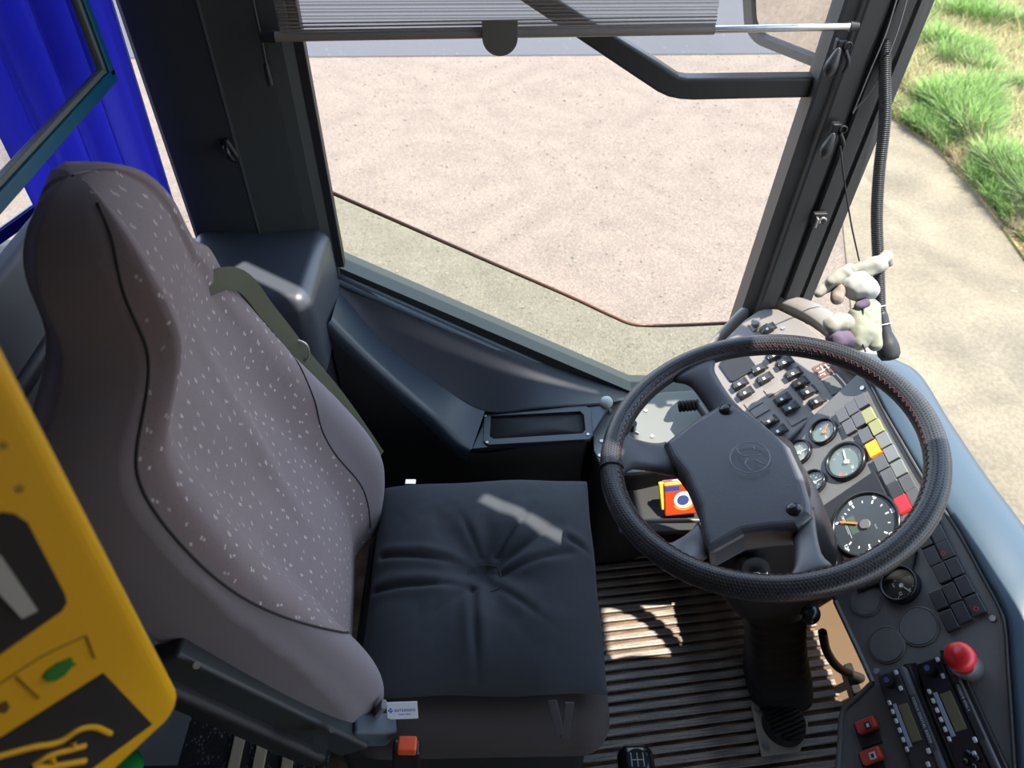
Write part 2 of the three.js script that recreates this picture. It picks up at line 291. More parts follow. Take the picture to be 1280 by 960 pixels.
{
  const halfW = curve1([[0, 0.205], [0.08, 0.235], [0.19, 0.245], [0.445, 0.235], [0.574, 0.225], [0.677, 0.205], [0.755, 0.165], [0.806, 0.125], [0.858, 0.104], [0.935, 0.1], [1, 0.1]]);
  const front = curve1([[0, -0.262], [0.12, -0.268], [0.3, -0.300], [0.45, -0.330], [0.6, -0.356], [0.7, -0.372], [0.85, -0.376], [1, -0.385]]);
  const bol = curve1([[0, 0.04], [0.08, 0.056], [0.2, 0.072], [0.35, 0.058], [0.5, 0.03], [0.65, 0.012], [0.8, 0.0], [1, 0.0]]);
  const thick = curve1([[0, 0.1], [0.3, 0.13], [0.6, 0.13], [0.8, 0.128], [1, 0.115]]);
  const y0 = 0.43, H = 0.805;
  // t in -1..1 crosses the front (near the aisle is -1), beyond 1 wraps round the side to the back
  const P = (s, t) => {
    const cap = s > 0.88 ? Math.pow(Math.max(0.0004, 1 - ((s - 0.88) / 0.12) ** 2.2), 0.5) : 1, sg = Math.sign(t) || 1, w = (halfW(s) + (sg > 0 ? 0.035 * Math.exp(-(((s - 0.745) / 0.055) ** 2)) : 0)) * cap, a = Math.abs(t); let x, z;
    const fold = s > 0.2 && s < 0.75 ? 0.007 * Math.exp(-(((t - 0.05 - (s - 0.45) * 0.7) / 0.09) ** 2)) * smooth(0.2, 0.4, s) * smooth(0.75, 0.6, s) + 0.004 * Math.sin((t * 9 + s * 14)) * smooth(0.3, 0.5, s) * smooth(0.75, 0.55, s) * (1 - a) : 0;
    const lumbar = 0.018 * Math.exp(-(((s - 0.2) / 0.16) ** 2)) * (1 - t * t);
    if (a <= 1) { const b = bol(s) * smooth(0.42, 0.82, a), rnd_ = 0.035 * cap * smooth(0.8, 1, a) ** 2; x = front(s) - 0.5 * thick(s) * (1 - cap) + b - rnd_ + lumbar + fold + (a > 0.62 ? 0.006 : 0) * smooth(0.62, 0.7, a); z = w * (0.97 * a + 0.03 * a * a); }
    else { const k = a - 1, th = (thick(s) + bol(s) - 0.03) * cap; x = front(s) - 0.5 * thick(s) * (1 - cap) + bol(s) - 0.035 * cap - th * clamp(k, 0, 1); z = w * (1 + 0.03 * Math.sin(clamp(k, 0, 1) * Math.PI)) - (k > 1 ? (k - 1) * w : 0) - 0.03 * cap * smooth(0.75, 1, k); }
    const head = smooth(0.7, 0.85, s), zz = -sg * z;
    return V(x + 0.1 * zz + head * (0.03 + 0.12 * zz), y0 + H * s, SEAT.z + zz);
  };
  const sheet = (ta, tb, nt, ns) => {
    const rings = [], us = [];
    for (let j = 0; j <= ns; j++) {
      const s = 1 - Math.pow(1 - j / ns, 1.5), R = Array.from({ length: nt + 1 }, (_, i) => P(s, lerp(ta(s), tb(s), i / nt))), u = [0];
      for (let i = 1; i <= nt; i++) u.push(u[i - 1] + R[i].distanceTo(R[i - 1]));
      const c = clamp(Math.round(-ta(s) / (tb(s) - ta(s)) * nt), 0, nt); rings.push(R); us.push(u.map((q) => q - u[c]));
    }
    return loft(rings, { closed: false, uv: (i, j, p) => [us[j][i] * 3.1, p.y * 3.1] });
  };
  const seamN = curve1([[0, -0.3], [0.1, -0.42], [0.2, -0.56], [0.32, -0.78], [0.42, -0.9], [0.55, -0.95], [0.75, -0.96], [0.9, -0.98], [1, -0.9]]);
  const seamF = curve1([[0, 0.66], [0.15, 0.62], [0.3, 0.6], [0.42, 0.72], [0.52, 0.95], [0.6, 1.35], [1, 1.3]]);
  part('back_panel', sheet(seamN, seamF, 56, 84), F.pattern, seat).userData.label = 'speckled grey centre panel of the backrest';
  part('side_bolster', sheet(() => -1.98, seamN, 40, 84), F.plain, seat).userData.label = 'plain dark grey side bolster';
  part('side_bolster', sheet(seamF, () => 1.98, 40, 84), F.plain, seat);
  part('back_shell', loft(Array.from({ length: 41 }, (_, j) => { const s = 1 - Math.pow(1 - j / 40, 1.5); return [1.97, 2.0, 2.4, 2.8, 3].map((t) => P(s, t)).concat([2.8, 2.4, 2.0, 1.97].map((t) => P(s, -t))); }), { closed: false }), F.plain, seat);
  const seamLine = (f, off) => tube(Array.from({ length: 40 }, (_, j) => P(0.03 + j / 39 * 0.96, f(0.03 + j / 39 * 0.96)).add(V(off, 0, 0))), 0.0016, 120, 6);
  part('piping', seamLine(seamN, 0.001), M.rubber, seat);
  part('piping', tube(Array.from({ length: 20 }, (_, j) => P(0.03 + j / 19 * 0.47, seamF(0.03 + j / 19 * 0.47))), 0.0014, 60, 6), M.rubber, seat);
  // seat base
  const base = (x0, x1, ya, yb, zw, r) => new RoundedBoxGeometry(x1 - x0, yb - ya, zw * 2, 4, r).translate((x0 + x1) / 2, (ya + yb) / 2, SEAT.z);
  part('seat_pad', base(-0.25, 0.165, 0.31, 0.42, 0.225, 0.05), F.brown, seat).userData.label = 'brown fabric seat pad under the loose cushion';
  part('seat_pan', base(-0.27, 0.13, 0.22, 0.33, 0.21, 0.02), M.black, seat);
  part('pedestal', base(-0.2, 0.08, 0.0, 0.24, 0.16, 0.02), M.black, seat);
  // hinge arm along the aisle side of the backrest
  const a = pZ(205, 812, -0.425), b = pZ(445, 928, -0.425);
  part('side_rail', bar(a, b, 0.055, 0.03, V(0, 1, 0), 0.006), mat(0.03, 0.036, 0.04, 0.45), seat);
  part('side_rail', bar(pZ(190, 850, -0.41), pZ(400, 945, -0.41), 0.04, 0.03, V(0, 1, 0), 0.01), M.black, seat);
  part('hinge_bracket', bar(pZ(436, 912, -0.43), pZ(490, 912, -0.44), 0.045, 0.03, V(0, 1, 0), 0.006), mat(0.07, 0.095, 0.12, 0.5), seat).userData.label = 'pale blue grey hinge bracket';
  part('bolt', rod(pZ(415, 912, -0.408), pZ(415, 912, -0.404), 0.004), M.plate, seat);
  part('bolt', rod(pZ(400, 930, -0.39), pZ(400, 930, -0.385), 0.011), M.black, seat);
  part('bolt', rod(pZ(245, 832, -0.408), pZ(246, 832, -0.402), 0.004), M.steel, seat);
  part('recline_lever', bar(pZ(468, 895, -0.45), pZ(480, 880, -0.45), 0.014, 0.008, V(0, 0, 1)), mat(0.15, 0.15, 0.16, 0.5), seat);
  // belt buckle with an orange release
  const bk = part('belt_buckle', new RoundedBoxGeometry(0.04, 0.07, 0.022, 3, 0.005).rotateZ(-0.1).translate(...pZ(508, 945, -0.425).toArray()), M.blackGloss, seat);
  const pb = pZ(509, 932, -0.412);
  mk('release_button', new RoundedBoxGeometry(0.026, 0.02, 0.02, 2, 0.003).rotateZ(-0.1).translate(...pb.clone().sub(SEAT).toArray()), mat(0.75, 0.09, 0.03, 0.4), bk).userData.label = 'orange release button';
  // belt webbing from the far shoulder down behind the wing
  const bp = [[262, 338, -0.79, -0.03], [288, 354, -0.85, 0.008], [330, 402, -0.9, 0.012], [372, 450, -0.935, 0.01], [425, 505, -0.965, 0.004], [475, 570, -0.985, 0]].map(([x, y, z, o]) => pZ(x, y, z).add(V(o, o, 0)));
  const bc = new THREE.CatmullRomCurve3(bp).getPoints(40), ring = bc.map((p, i) => { const w = lerp(0.016, 0.012, i / 40); const d = bc[Math.min(40, i + 1)].clone().sub(bc[Math.max(0, i - 1)]).normalize(), s = new THREE.Vector3().crossVectors(d, V(0.75, 0.35, 0.55)).normalize(), n = new THREE.Vector3().crossVectors(s, d); return [p.clone().addScaledVector(s, w).addScaledVector(n, 0.001), p.clone().addScaledVector(s, w).addScaledVector(n, -0.001), p.clone().addScaledVector(s, -w).addScaledVector(n, -0.001), p.clone().addScaledVector(s, -w).addScaledVector(n, 0.001)]; });
  const belt = part('seat_belt', loft(ring), mat(0.085, 0.09, 0.055, 0.7, { bumpMap: rep(fabricBump, 4, 20), bumpScale: 0.0004 }), seat);
  belt.userData.label = 'olive green belt webbing';
  part('belt_anchor', bar(pZ(506, 603, -0.96), pZ(520, 603, -0.96), 0.006, 0.014, V(0, 1, 0)), M.chrome, seat);
  part('belt_guide', tube([[370, 425], [382, 430], [386, 446], [378, 455]].map(([x, y]) => pZ(x, y, -0.935)), 0.0022, 20, 6), M.steel, seat);
}
{ // loose black cushion tied to the seat
  const Y = 0.44, cs = [[478, 611], [733, 602], [760, 868], [447, 872]].map(([x, y]) => pY(x, y, Y));
  const at = (u, v) => cs[0].clone().lerp(cs[1], u).lerp(cs[3].clone().lerp(cs[2], u), v);
  const toUV = (px, py) => { const q = pY(px, py, Y + 0.03); let u = 0.5, v = 0.5; for (let k = 0; k < 30; k++) { const p = at(u, v); u += (q.x - p.x) / 0.4; v += (q.z - p.z) / 0.42; } return [u, v]; };
  const T = toUV(606, 716);
  const creases = [[[480, 698], [585, 712], 1], [[470, 738], [590, 741], 1], [[622, 700], [668, 640], 0.8], [[625, 712], [700, 660], 0.5], [[628, 722], [735, 690], 0.6], [[592, 742], [596, 850], 0.7], [[600, 700], [575, 650], 0.5], [[625, 742], [690, 790], 0.35], [[588, 742], [520, 790], 0.3], [[712, 680], [738, 690], 0.8]].map(([a, b, k]) => [toUV(...a), toUV(...b), k]);
  const N = 110, hgt = (u, v) => {
    const e = (x) => Math.pow(Math.max(0, 1 - Math.pow(Math.abs(2 * x - 1), 2.8)), 0.55); let h = 0.066 * Math.pow(e(u) * e(v), 0.9);
    const du = (u - T[0]) * 0.4, dv = (v - T[1]) * 0.42, r = Math.hypot(du, dv), th = Math.atan2(dv, du);
    h -= 0.03 * Math.exp(-((r / 0.05) ** 2)) + 0.01 * Math.exp(-((r / 0.12) ** 2)); h += 0.003 * Math.cos(7 * th + 0.6) * Math.exp(-(((r - 0.07) / 0.05) ** 2));
    for (const [a, b, k] of creases) { const ax = a[0] * 0.4, ay = a[1] * 0.42, bx = b[0] * 0.4 - ax, by = b[1] * 0.42 - ay, L = bx * bx + by * by, t = clamp(((u * 0.4 - ax) * bx + (v * 0.42 - ay) * by) / L, 0, 1), d = Math.hypot(u * 0.4 - ax - bx * t, v * 0.42 - ay - by * t); h += k * (1 - 0.85 * smooth(0.45, 1, t)) * (-0.0085 * Math.exp(-((d / 0.006) ** 2)) + 0.0035 * Math.exp(-(((d - 0.014) / 0.01) ** 2))) * Math.min(1, 4 * e(u) * e(v)); }
    h += 0.005 * noise.noise(u * 5, v * 5, 1) * e(u) * e(v) + 0.0012 * noise.noise(u * 18, v * 18, 5) * e(u) * e(v);
    return h;
  };
  const rows = (sgn) => Array.from({ length: N + 1 }, (_, j) => Array.from({ length: N + 1 }, (_, i) => {
    const u = i / N, v = j / N, wv = 0.004 * Math.sin(v * 17 + 1) , p = at(u + (u - 0.5) * wv, v + (v - 0.5) * 0.008 * Math.sin(u * 13));
    const pull = 0.012 * (1 - Math.pow(Math.abs(2 * v - 1), 2)) * (u < 0.5 ? 1 : -1) * Math.pow(Math.abs(2 * u - 1), 6); p.x -= 0 * pull;
    p.y = Y + (sgn > 0 ? hgt(u, v) : -Math.min(0.022, 0.5 * Math.max(0, hgt(u, v)))); return p;
  }));
  const g0 = cs[0].clone().add(cs[2]).multiplyScalar(0.5).setY(Y - 0.022);
  const cush = thing('seat_cushion', 'black square tufted cushion lying loose on the driver seat', 'cushion', g0);
  const uvf = (i, j) => [i / N, j / N];
  const body = mergeVertices(mergeGeometries([loft(rows(1), { closed: false, uv: uvf }), loft(rows(-1).reverse(), { closed: false, uv: uvf })].map((g) => { g.deleteAttribute('normal'); return g; })), 1e-5); body.computeVertexNormals();
  part('cover', body, F.cushion, cush);
  const sq = [[589, 713], [622, 712], [622, 741], [589, 742]].map(([x, y]) => { const [u, v] = toUV(x, y), p = at(u, v); p.y = Y + hgt(u, v) + 0.001; return p; });
  const stitch = part('tuft_stitch', tube([sq[0], sq[1], sq[2], sq[3]], 0.0011, 60, 5, true), M.black, cush); stitch.userData.label = 'square of stitching in the middle';
  for (const [a, b] of [[[690, 876], [700, 918]], [[712, 878], [706, 922]]]) part('tie_ribbon', bar(pZ(...a, -0.452), pZ(...b, -0.446), 0.013, 0.003, V(1, 0, 0)), mat(0.05, 0.045, 0.05, 0.8), cush);
  const tf = new Face(pZ(503, 888, -0.452), V(1, 0.04, 0), V(0, 0.55, 0.83));
  const label = canvas(256, 160, (c, w, h) => { c.fillStyle = '#dfe6ee'; c.fillRect(0, 0, w, h); c.fillStyle = '#3a58b8'; c.beginPath(); c.arc(30, 62, 9, 0, 7); c.arc(30, 92, 9, 0, 7); c.arc(16, 77, 9, 0, 7); c.arc(44, 77, 9, 0, 7); c.fill(); c.font = 'bold 36px sans-serif'; c.fillText('INTERMED', 60, 90, 180); c.fillRect(94, 112, 50, 7); c.fillRect(152, 112, 44, 7); });
  const tg = new THREE.BoxGeometry(0.043, 0.026, 0.0012); tg.applyMatrix4(tf.m);
  part('sewn_label', tg, mat(1, 1, 1, 0.8, { map: label }), cush).userData.label = 'white sewn label with blue print';
}

// ---------------------------------------------------------------- steering wheel and column
const WC = EYE.clone().addScaledVector(ray(954, 563), 1.1), WN = V(-0.262, 0.965, 0.0).normalize();
const wf = new Face(WC, V(WN.y, -WN.x, 0), WN);
const holes = canvas(128, 128, (c, w, h) => { c.fillStyle = '#fff'; c.fillRect(0, 0, w, h); c.fillStyle = '#000'; for (let j = 0; j < 4; j++) for (let i = 0; i < 4; i++) { c.beginPath(); c.arc((i + 0.25 + (j % 2) * 0.5) * 32, (j + 0.5) * 32, 8, 0, 7); c.fill(); } }, false);
const leather = phys(0.03, 0.03, 0.034, 0.3, { map: rep(holes, 75, 6), bumpMap: rep(holes, 75, 6), bumpScale: 0.0015 });
const hubMat = phys(0.08, 0.081, 0.09, 0.34, { bumpMap: rep(fineBump, 5, 5), bumpScale: 0.00025 });
const wheel = thing('steering_wheel', 'large black four-spoke steering wheel with perforated leather rim', 'steering wheel', WC.clone());
{
  const R = 0.2215, r = 0.0172;
  const rim = part('rim', new THREE.TorusGeometry(R, r, 28, 180).applyMatrix4(wf.m), leather, wheel); rim.userData.label = 'perforated black leather rim';
  // stitched seam on the inner side of the rim
  const zig = []; for (let k = 0; k < 260; k++) { const a = k / 260 * Math.PI * 2, b = 2.45 + (k % 2 ? 0.16 : -0.16), rr = r + 0.0003; zig.push(V(Math.cos(a) * (R + Math.cos(b) * rr), Math.sin(a) * (R + Math.cos(b) * rr), Math.sin(b) * rr)); }
  const zc = new THREE.CurvePath(); zig.forEach((p, i) => zc.add(new THREE.LineCurve3(p, zig[(i + 1) % zig.length])));
  mk('stitching', local(new THREE.TubeGeometry(zc, 1040, 0.0007, 4, true).applyMatrix4(wf.m), wheel), mat(0.1, 0.025, 0.028, 0.7), rim).userData.label = 'dark red zigzag stitching';
  mk('wrap_joint', local(new THREE.TorusGeometry(r + 0.0012, 0.0016, 8, 28).rotateX(Math.PI / 2).rotateZ(Math.PI * 0).translate(R, 0, 0).applyMatrix4(wf.m.clone().multiply(new THREE.Matrix4().makeRotationZ(Math.PI - 0.07 + 3.9 * 0))), wheel), M.rubber, rim);
  // hub pad: outline in the photograph, a little under the rim plane
  const DEEP = -0.03;
  const padPts = wf.poly([[829, 553], [862, 527], [893, 508], [908, 501], [924, 506], [955, 528], [988, 558], [1004, 592], [1015, 628], [1016, 643], [998, 660], [965, 663], [930, 668], [893, 688], [886, 690], [878, 668], [873, 636], [856, 596], [838, 572]], DEEP + 0.02);
  const ps = new THREE.Shape(padPts.map((p) => new THREE.Vector2(...p)));
  const pg = extrude(ps, 0.05, 0.012, 5).translate(0, 0, DEEP - 0.028);
  { // dome the pad top softly
    const p = pg.attributes.position; let cx = 0, cy = 0; padPts.forEach((q) => { cx += q[0] / padPts.length; cy += q[1] / padPts.length; });
    for (let i = 0; i < p.count; i++) if (p.getZ(i) > DEEP) p.setZ(i, p.getZ(i) + 0.01 * Math.exp(-(((p.getX(i) - cx) ** 2 + (p.getY(i) - cy) ** 2) / 0.004)));
  }
  part('hub_pad', pg.applyMatrix4(wf.m), hubMat, wheel);
  const spoke = (inner, outer) => { // each a pair of pixels across the arm
    const A = inner.map(([x, y]) => wf.uv(x, y, DEEP)), B = outer.map(([x, y]) => wf.uv(x, y, -0.004));
    const rings = []; for (let k = 0; k <= 12; k++) { const t = k / 12, a = [0, 1].map((i) => [lerp(A[i][0], B[i][0], t), lerp(A[i][1], B[i][1], t)]), z = lerp(DEEP - 0.004, -0.004, smooth(0, 1, t)), c = [(a[0][0] + a[1][0]) / 2, (a[0][1] + a[1][1]) / 2], d = [(a[1][0] - a[0][0]) / 2, (a[1][1] - a[0][1]) / 2], pinch = (1 - 0.16 * Math.sin(t * Math.PI)) * (1 + 0.45 * smooth(0.75, 1, t)), th = lerp(0.014, 0.010, t), ring = []; for (let q = 0; q < 20; q++) { const an = q / 20 * 6.2832, cs = Math.cos(an), sn = Math.sin(an); ring.push(V(c[0] + d[0] * pinch * Math.sign(cs) * Math.abs(cs) ** 0.7, c[1] + d[1] * pinch * Math.sign(cs) * Math.abs(cs) ** 0.7, z + th * Math.sign(sn) * Math.abs(sn) ** 0.8)); } rings.push(ring); }
    part('spoke', loft(rings).applyMatrix4(wf.m), hubMat, wheel);
  };
  spoke([[892, 520], [928, 512]], [[850, 472], [886, 452]]);
  spoke([[848, 592], [832, 552]], [[772, 588], [776, 546]]);
  spoke([[872, 652], [890, 688]], [[828, 688], [862, 722]]);
  spoke([[1018, 634], [990, 664]], [[1034, 716], [990, 730]]);
  for (const [x, y] of [[908, 512], [993, 637]]) { const b = part('hub_bolt', new THREE.SphereGeometry(0.0115, 20, 10, 0, 6.2832, 0, 1.5).rotateX(Math.PI / 2).scale(1, 1, 0.6).applyMatrix4(new THREE.Matrix4().setPosition(...wf.uv(x, y, DEEP + 0.022), DEEP + 0.0215).premultiply(wf.m)), M.blackGloss, wheel); b.userData.label = 'round black cap'; }
  // embossed round emblem
  const ring = Array.from({ length: 40 }, (_, k) => { const a = k / 40 * 6.2832; return [600 + 400 * Math.cos(a), 512 + 305 * Math.sin(a)]; });
  const strokes = [[[330, 330], [380, 420], [450, 475], [570, 485]], [[560, 520], [500, 620], [560, 710], [640, 780]], [[660, 470], [740, 468], [820, 455]], [[690, 550], [740, 580], [860, 640], [980, 680]], [[660, 290], [675, 318], [690, 345]]];
  const onPad = (l) => l.map(([x, y]) => wf.at(900 + x / 16, 540 + y / 16, DEEP + 0.0305));
  part('emblem', mergeGeometries([tube(onPad(ring), 0.0007, 80, 6, true), ...strokes.map((l) => tube(onPad(l), 0.0008, 20, 6))]), mat(0.24, 0.245, 0.26, 0.4), wheel).userData.label = 'faint embossed round emblem';
}
{ // column under the wheel
  const down = WN.clone().multiplyScalar(-1), foot = WC.clone().addScaledVector(down, (WC.y) / WN.y);
  const col = thing('steering_column', 'black plastic steering column with ignition key under the wheel', 'steering column', foot);
  const sec = [[0.03, 0.05, 0.05], [0.075, 0.06, 0.06], [0.14, 0.082, 0.074], [0.22, 0.1, 0.078], [0.3, 0.1, 0.076], [0.36, 0.085, 0.07], [0.42, 0.06, 0.056], [0.44, 0.05, 0.05], [0.56, 0.045, 0.046], [0.66, 0.05, 0.05], [0.79, 0.058, 0.055]];
  const ring = ([d, a, b]) => Array.from({ length: 40 }, (_, i) => { const t = i / 40 * 6.2832, c = Math.cos(t), s = Math.sin(t); return WC.clone().addScaledVector(down, d).addScaledVector(wf.u, a * Math.sign(c) * Math.abs(c) ** 0.6).addScaledVector(wf.v, b * Math.sign(s) * Math.abs(s) ** 0.6); });
  part('shroud', loft(sec.slice(1, 7).map(ring)), M.black, col);
  part('hub_stem', loft(sec.slice(0, 2).map(ring)), M.black, col);
  // rubber boot in folds
  const boot = []; for (let k = 0; k <= 40; k++) { const d = lerp(0.40, 0.795, k / 40), w = 0.052 + 0.003 * Math.sin(k * 1.6) + 0.012 * smooth(0.55, 0.79, d); boot.push(ring([d, w, w])); }
  part('boot', loft(boot), M.rubber, col);
  const kf = new Face(WC.clone().addScaledVector(down, 0.16), wf.u, V(-0.1, 0.55, 0.83));
  const kp = EYE.clone().addScaledVector(ray(942, 708), 1.16);
  const ign = part('ignition_lock', new THREE.CylinderGeometry(0.021, 0.023, 0.03, 28).rotateX(Math.PI / 2).applyMatrix4(basis(kp, kf.u, kf.v, kf.n)), M.black, col);
  mk('key_ring', local(new THREE.TorusGeometry(0.008, 0.0009, 8, 28).applyMatrix4(basis(kp.clone().add(V(-0.006, 0.012, 0.026)), kf.u, kf.v, kf.n)), col), M.chrome, ign);
  mk('key', local(new RoundedBoxGeometry(0.02, 0.012, 0.004, 2, 0.0015).applyMatrix4(basis(kp.clone().add(V(0.003, 0.012, 0.024)), kf.u, kf.v, kf.n)), col), M.chrome, ign);
  part('tilt_knob', new THREE.SphereGeometry(0.015, 20, 14).scale(1, 1.3, 1).translate(...EYE.clone().addScaledVector(ray(1013, 768), 1.2).toArray()), M.blackGloss, col);
  // stalk on the window side with a ribbed grip
  const s0 = WC.clone().addScaledVector(down, 0.12), g0 = EYE.clone().addScaledVector(ray(872, 506), 1.3), g1 = EYE.clone().addScaledVector(ray(850, 508), 1.31);
  const stalk = part('stalk', rod(s0, g0, 0.006, 0.006), M.plate, col);
  for (let k = 0; k < 6; k++) mk('grip_ring', local(new THREE.TorusGeometry(0.0075, 0.0028, 8, 18).applyQuaternion(new THREE.Quaternion().setFromUnitVectors(V(0, 0, 1), g1.clone().sub(g0).normalize())).translate(...g0.clone().lerp(g1, k / 5).toArray()), col), M.rubber, stalk);
}

// ---------------------------------------------------------------- dashboard
const TILT = 48 * Math.PI / 180, Q0 = pY(1078, 655, 0.57);
const df = new Face(Q0, V(Math.cos(TILT), Math.sin(TILT), 0), V(-Math.sin(TILT), Math.cos(TILT), 0));
const PSI = 15 * Math.PI / 180, PT = 30 * Math.PI / 180;
const pn = V(-Math.sin(PT) * Math.cos(PSI), Math.cos(PT), Math.sin(PT) * Math.sin(PSI));
const pu = V(Math.cos(PT) * Math.cos(PSI), Math.sin(PT), -Math.cos(PT) * Math.sin(PSI));
const pf = new Face(df.at(1010, 520), pu, pn);
const dash = thing('dashboard', 'dark grey driver dashboard with gauges, rocker switches and warning lamps', 'dashboard');
const onFace = (name, geo, m, f, px, py, h = 0, rot = 0, parent = dash) => { const o = mk(name, geo, m, parent); const w = f.put(new THREE.Object3D(), px, py, h, rot); w.updateMatrix(); o.geometry = geo.clone(); o.geometry.applyMatrix4(w.matrix); local(o.geometry, dash); return o; };
{
  // facia panel
  const outline = [[1076, 463], [1154, 594], [1200, 664], [1257, 772], [1262, 830], [1276, 1040], [1040, 1040], [1053, 890], [1091, 853], [1044, 752], [990, 664], [955, 600], [962, 566], [985, 548]];
  const panel = mk('facia', extrude(shapeOf(df.poly(outline)), 0.02, 0.003).translate(0, 0, -0.02).applyMatrix4(df.m), M.dash, dash);
  panel.userData.label = 'dark grey facia holding the gauges';
  // thin raised edge along the aisle-side cut-out
  mk('facia_edge', tube([[1044, 752], [1068, 803], [1091, 853]].map(([x, y]) => df.at(x, y)), 0.004, 30, 8), M.dash, dash);
  mk('facia_edge', tube([[1091, 853], [1072, 872], [1054, 890], [1050, 930], [1042, 1030]].map(([x, y]) => df.at(x, y)), 0.004, 40, 8), M.dash, dash);
  // the moulding between facia and windscreen, running across the bus
  const e0 = df.at(1076, 463), rows = [];
  const edge = [[1040, 448], [1076, 463], [1115, 528], [1154, 594], [1200, 664], [1230, 718], [1257, 772], [1263, 830], [1270, 930], [1276, 1040]].map(([x, y]) => df.at(x, y));
  const ec = new THREE.CatmullRomCurve3(edge).getPoints(60);
  const prof = [[0, -0.012], [0.001, 0.002], [0.006, 0.006], [0.02, 0.012], [0.045, 0.017], [0.075, 0.014], [0.098, 0.002], [0.112, -0.02], [0.122, -0.06], [0.13, -0.16]];
  for (const p of ec) rows.push(prof.map(([dx, dy]) => V(p.x + dx, p.y + dy, p.z)).concat(V(p.x + 0.14, p.z > -0.68 ? 0.1 : p.y - 0.18, p.z)));
  mk('top_moulding', loft(rows, { closed: false }), M.dashTop, dash).userData.label = 'smooth blue grey moulding under the windscreen';
  mk('facia_groove', tube(ec.map((p) => p.clone().add(V(-0.004, -0.001, 0))), 0.0022, 120, 6), M.rubber, dash);
  // skirt below the facia
  const sk = [[955, 600], [990, 664], [1044, 752], [1091, 853], [1053, 890], [1040, 1040]].map(([x, y]) => df.at(x, y, -0.012));
  mk('skirt', loft([sk, sk.map((p) => V(p.x + 0.05, p.y - 0.02, p.z)), sk.map((p) => V(p.x + 0.16, 0.2, p.z))], { closed: false }), M.rubber, dash);
  mk('pod_body', new RoundedBoxGeometry(0.28, 0.40, 0.38, 3, 0.02).translate(0.74, 0.21, -1.08), M.rubber, dash);
  for (const [x, y] of [[1078, 485], [1241, 773], [1096, 839]]) onFace('screw', new THREE.CylinderGeometry(0.0042, 0.0048, 0.003, 14).rotateX(Math.PI / 2), M.steel, df, x, y, 0.001);

  // gauges: bezel ring, face with print, needle
  const faceTex = (bg, draw) => canvas(256, 256, (c) => { c.fillStyle = bg; c.fillRect(0, 0, 256, 256); c.translate(128, 128); draw(c); });
  const ticks = (c, n, a0, a1, r0, r1, col, wd = 4) => { c.strokeStyle = col; c.lineWidth = wd; for (let k = 0; k <= n; k++) { const a = lerp(a0, a1, k / n); c.beginPath(); c.moveTo(Math.sin(a) * r0, -Math.cos(a) * r0); c.lineTo(Math.sin(a) * r1, -Math.cos(a) * r1); c.stroke(); } };
  const txt = (c, s, a, r, px, col) => { c.fillStyle = col; c.font = `bold ${px}px sans-serif`; c.textAlign = 'center'; c.textBaseline = 'middle'; c.fillText(s, Math.sin(a) * r, -Math.cos(a) * r); };
  const arcs = (c, r, a0, a1, col, wd) => { c.strokeStyle = col; c.lineWidth = wd; c.beginPath(); c.arc(0, 0, r, a0 - Math.PI / 2, a1 - Math.PI / 2); c.stroke(); };
  const gauge = (px, py, rpx, tex, needle, needleMat, label, hgt = 0.008) => {
    const r = rpx * df.at(px, py).sub(EYE).dot(FWD) / FOCAL;
    const g = onFace('gauge', new THREE.LatheGeometry([[r * 0.86, 0], [r * 0.86, hgt * 0.8], [r * 0.93, hgt], [r * 1.02, hgt * 0.9], [r * 1.06, hgt * 0.4], [r * 1.06, -0.002]].map((q) => new THREE.Vector2(...q)), 40).rotateX(Math.PI / 2), M.blackGloss, df, px, py);
    g.userData.label = label;
    onFace('dial', new THREE.CircleGeometry(r * 0.9, 40), mat(1, 1, 1, 0.35, { map: tex }), df, px, py, 0.0015, -Math.PI / 2, g);
    const nd = new THREE.BoxGeometry(r * 0.06, r * 0.75, 0.001).translate(0, r * 0.3, 0); onFace('needle', nd, needleMat, df, px, py, 0.0035, -Math.PI / 2 - needle, g);
    onFace('needle_hub', new THREE.CylinderGeometry(r * 0.12, r * 0.13, 0.003, 18).rotateX(Math.PI / 2), needleMat, df, px, py, 0.0035, 0, g);
    onFace('lens', new THREE.CircleGeometry(r * 0.9, 32), M.glass, df, px, py, hgt * 0.75, 0, g);
  };
  const pale = '#5f6e6a', wt = '#c9d2cc';
  const wmat = mat(0.75, 0.75, 0.72, 0.5), omat = mat(0.85, 0.2, 0.02, 0.5), bmat = mat(0.04, 0.04, 0.04, 0.5);
  gauge(1030, 540, 17.5, faceTex(pale, (c) => { ticks(c, 8, -2.1, 2.1, 84, 104, wt); arcs(c, 92, 1.2, 2.1, '#b04a3a', 8); txt(c, '0', -1.9, 62, 26, wt); txt(c, '120', 1.6, 62, 24, wt); }), -0.74, omat, 'small round gauge with an orange needle');
  gauge(1058, 577, 25.5, faceTex(pale, (c) => { ticks(c, 10, -2.4, 2.4, 88, 108, wt, 3); arcs(c, 98, -0.75, -0.2, '#c1523f', 10); arcs(c, 98, -0.15, 0.4, '#b99a3a', 10); arcs(c, 98, 2.0, 2.6, '#c1523f', 12); txt(c, '10', -1.5, 66, 26, wt); txt(c, '20', 1.2, 66, 26, wt); }), -1.45, wmat, 'pale round rev counter with red and yellow arcs');
  gauge(999, 566, 17, faceTex('#7d837a', (c) => { ticks(c, 8, -1.2, 1.2, 80, 104, '#eeeae0'); arcs(c, 92, 0.9, 1.5, '#efeae0', 9); txt(c, 'bar', 3.14, 52, 26, '#eee'); }), 0.05, wmat, 'small round pressure gauge beside the wheel hub');
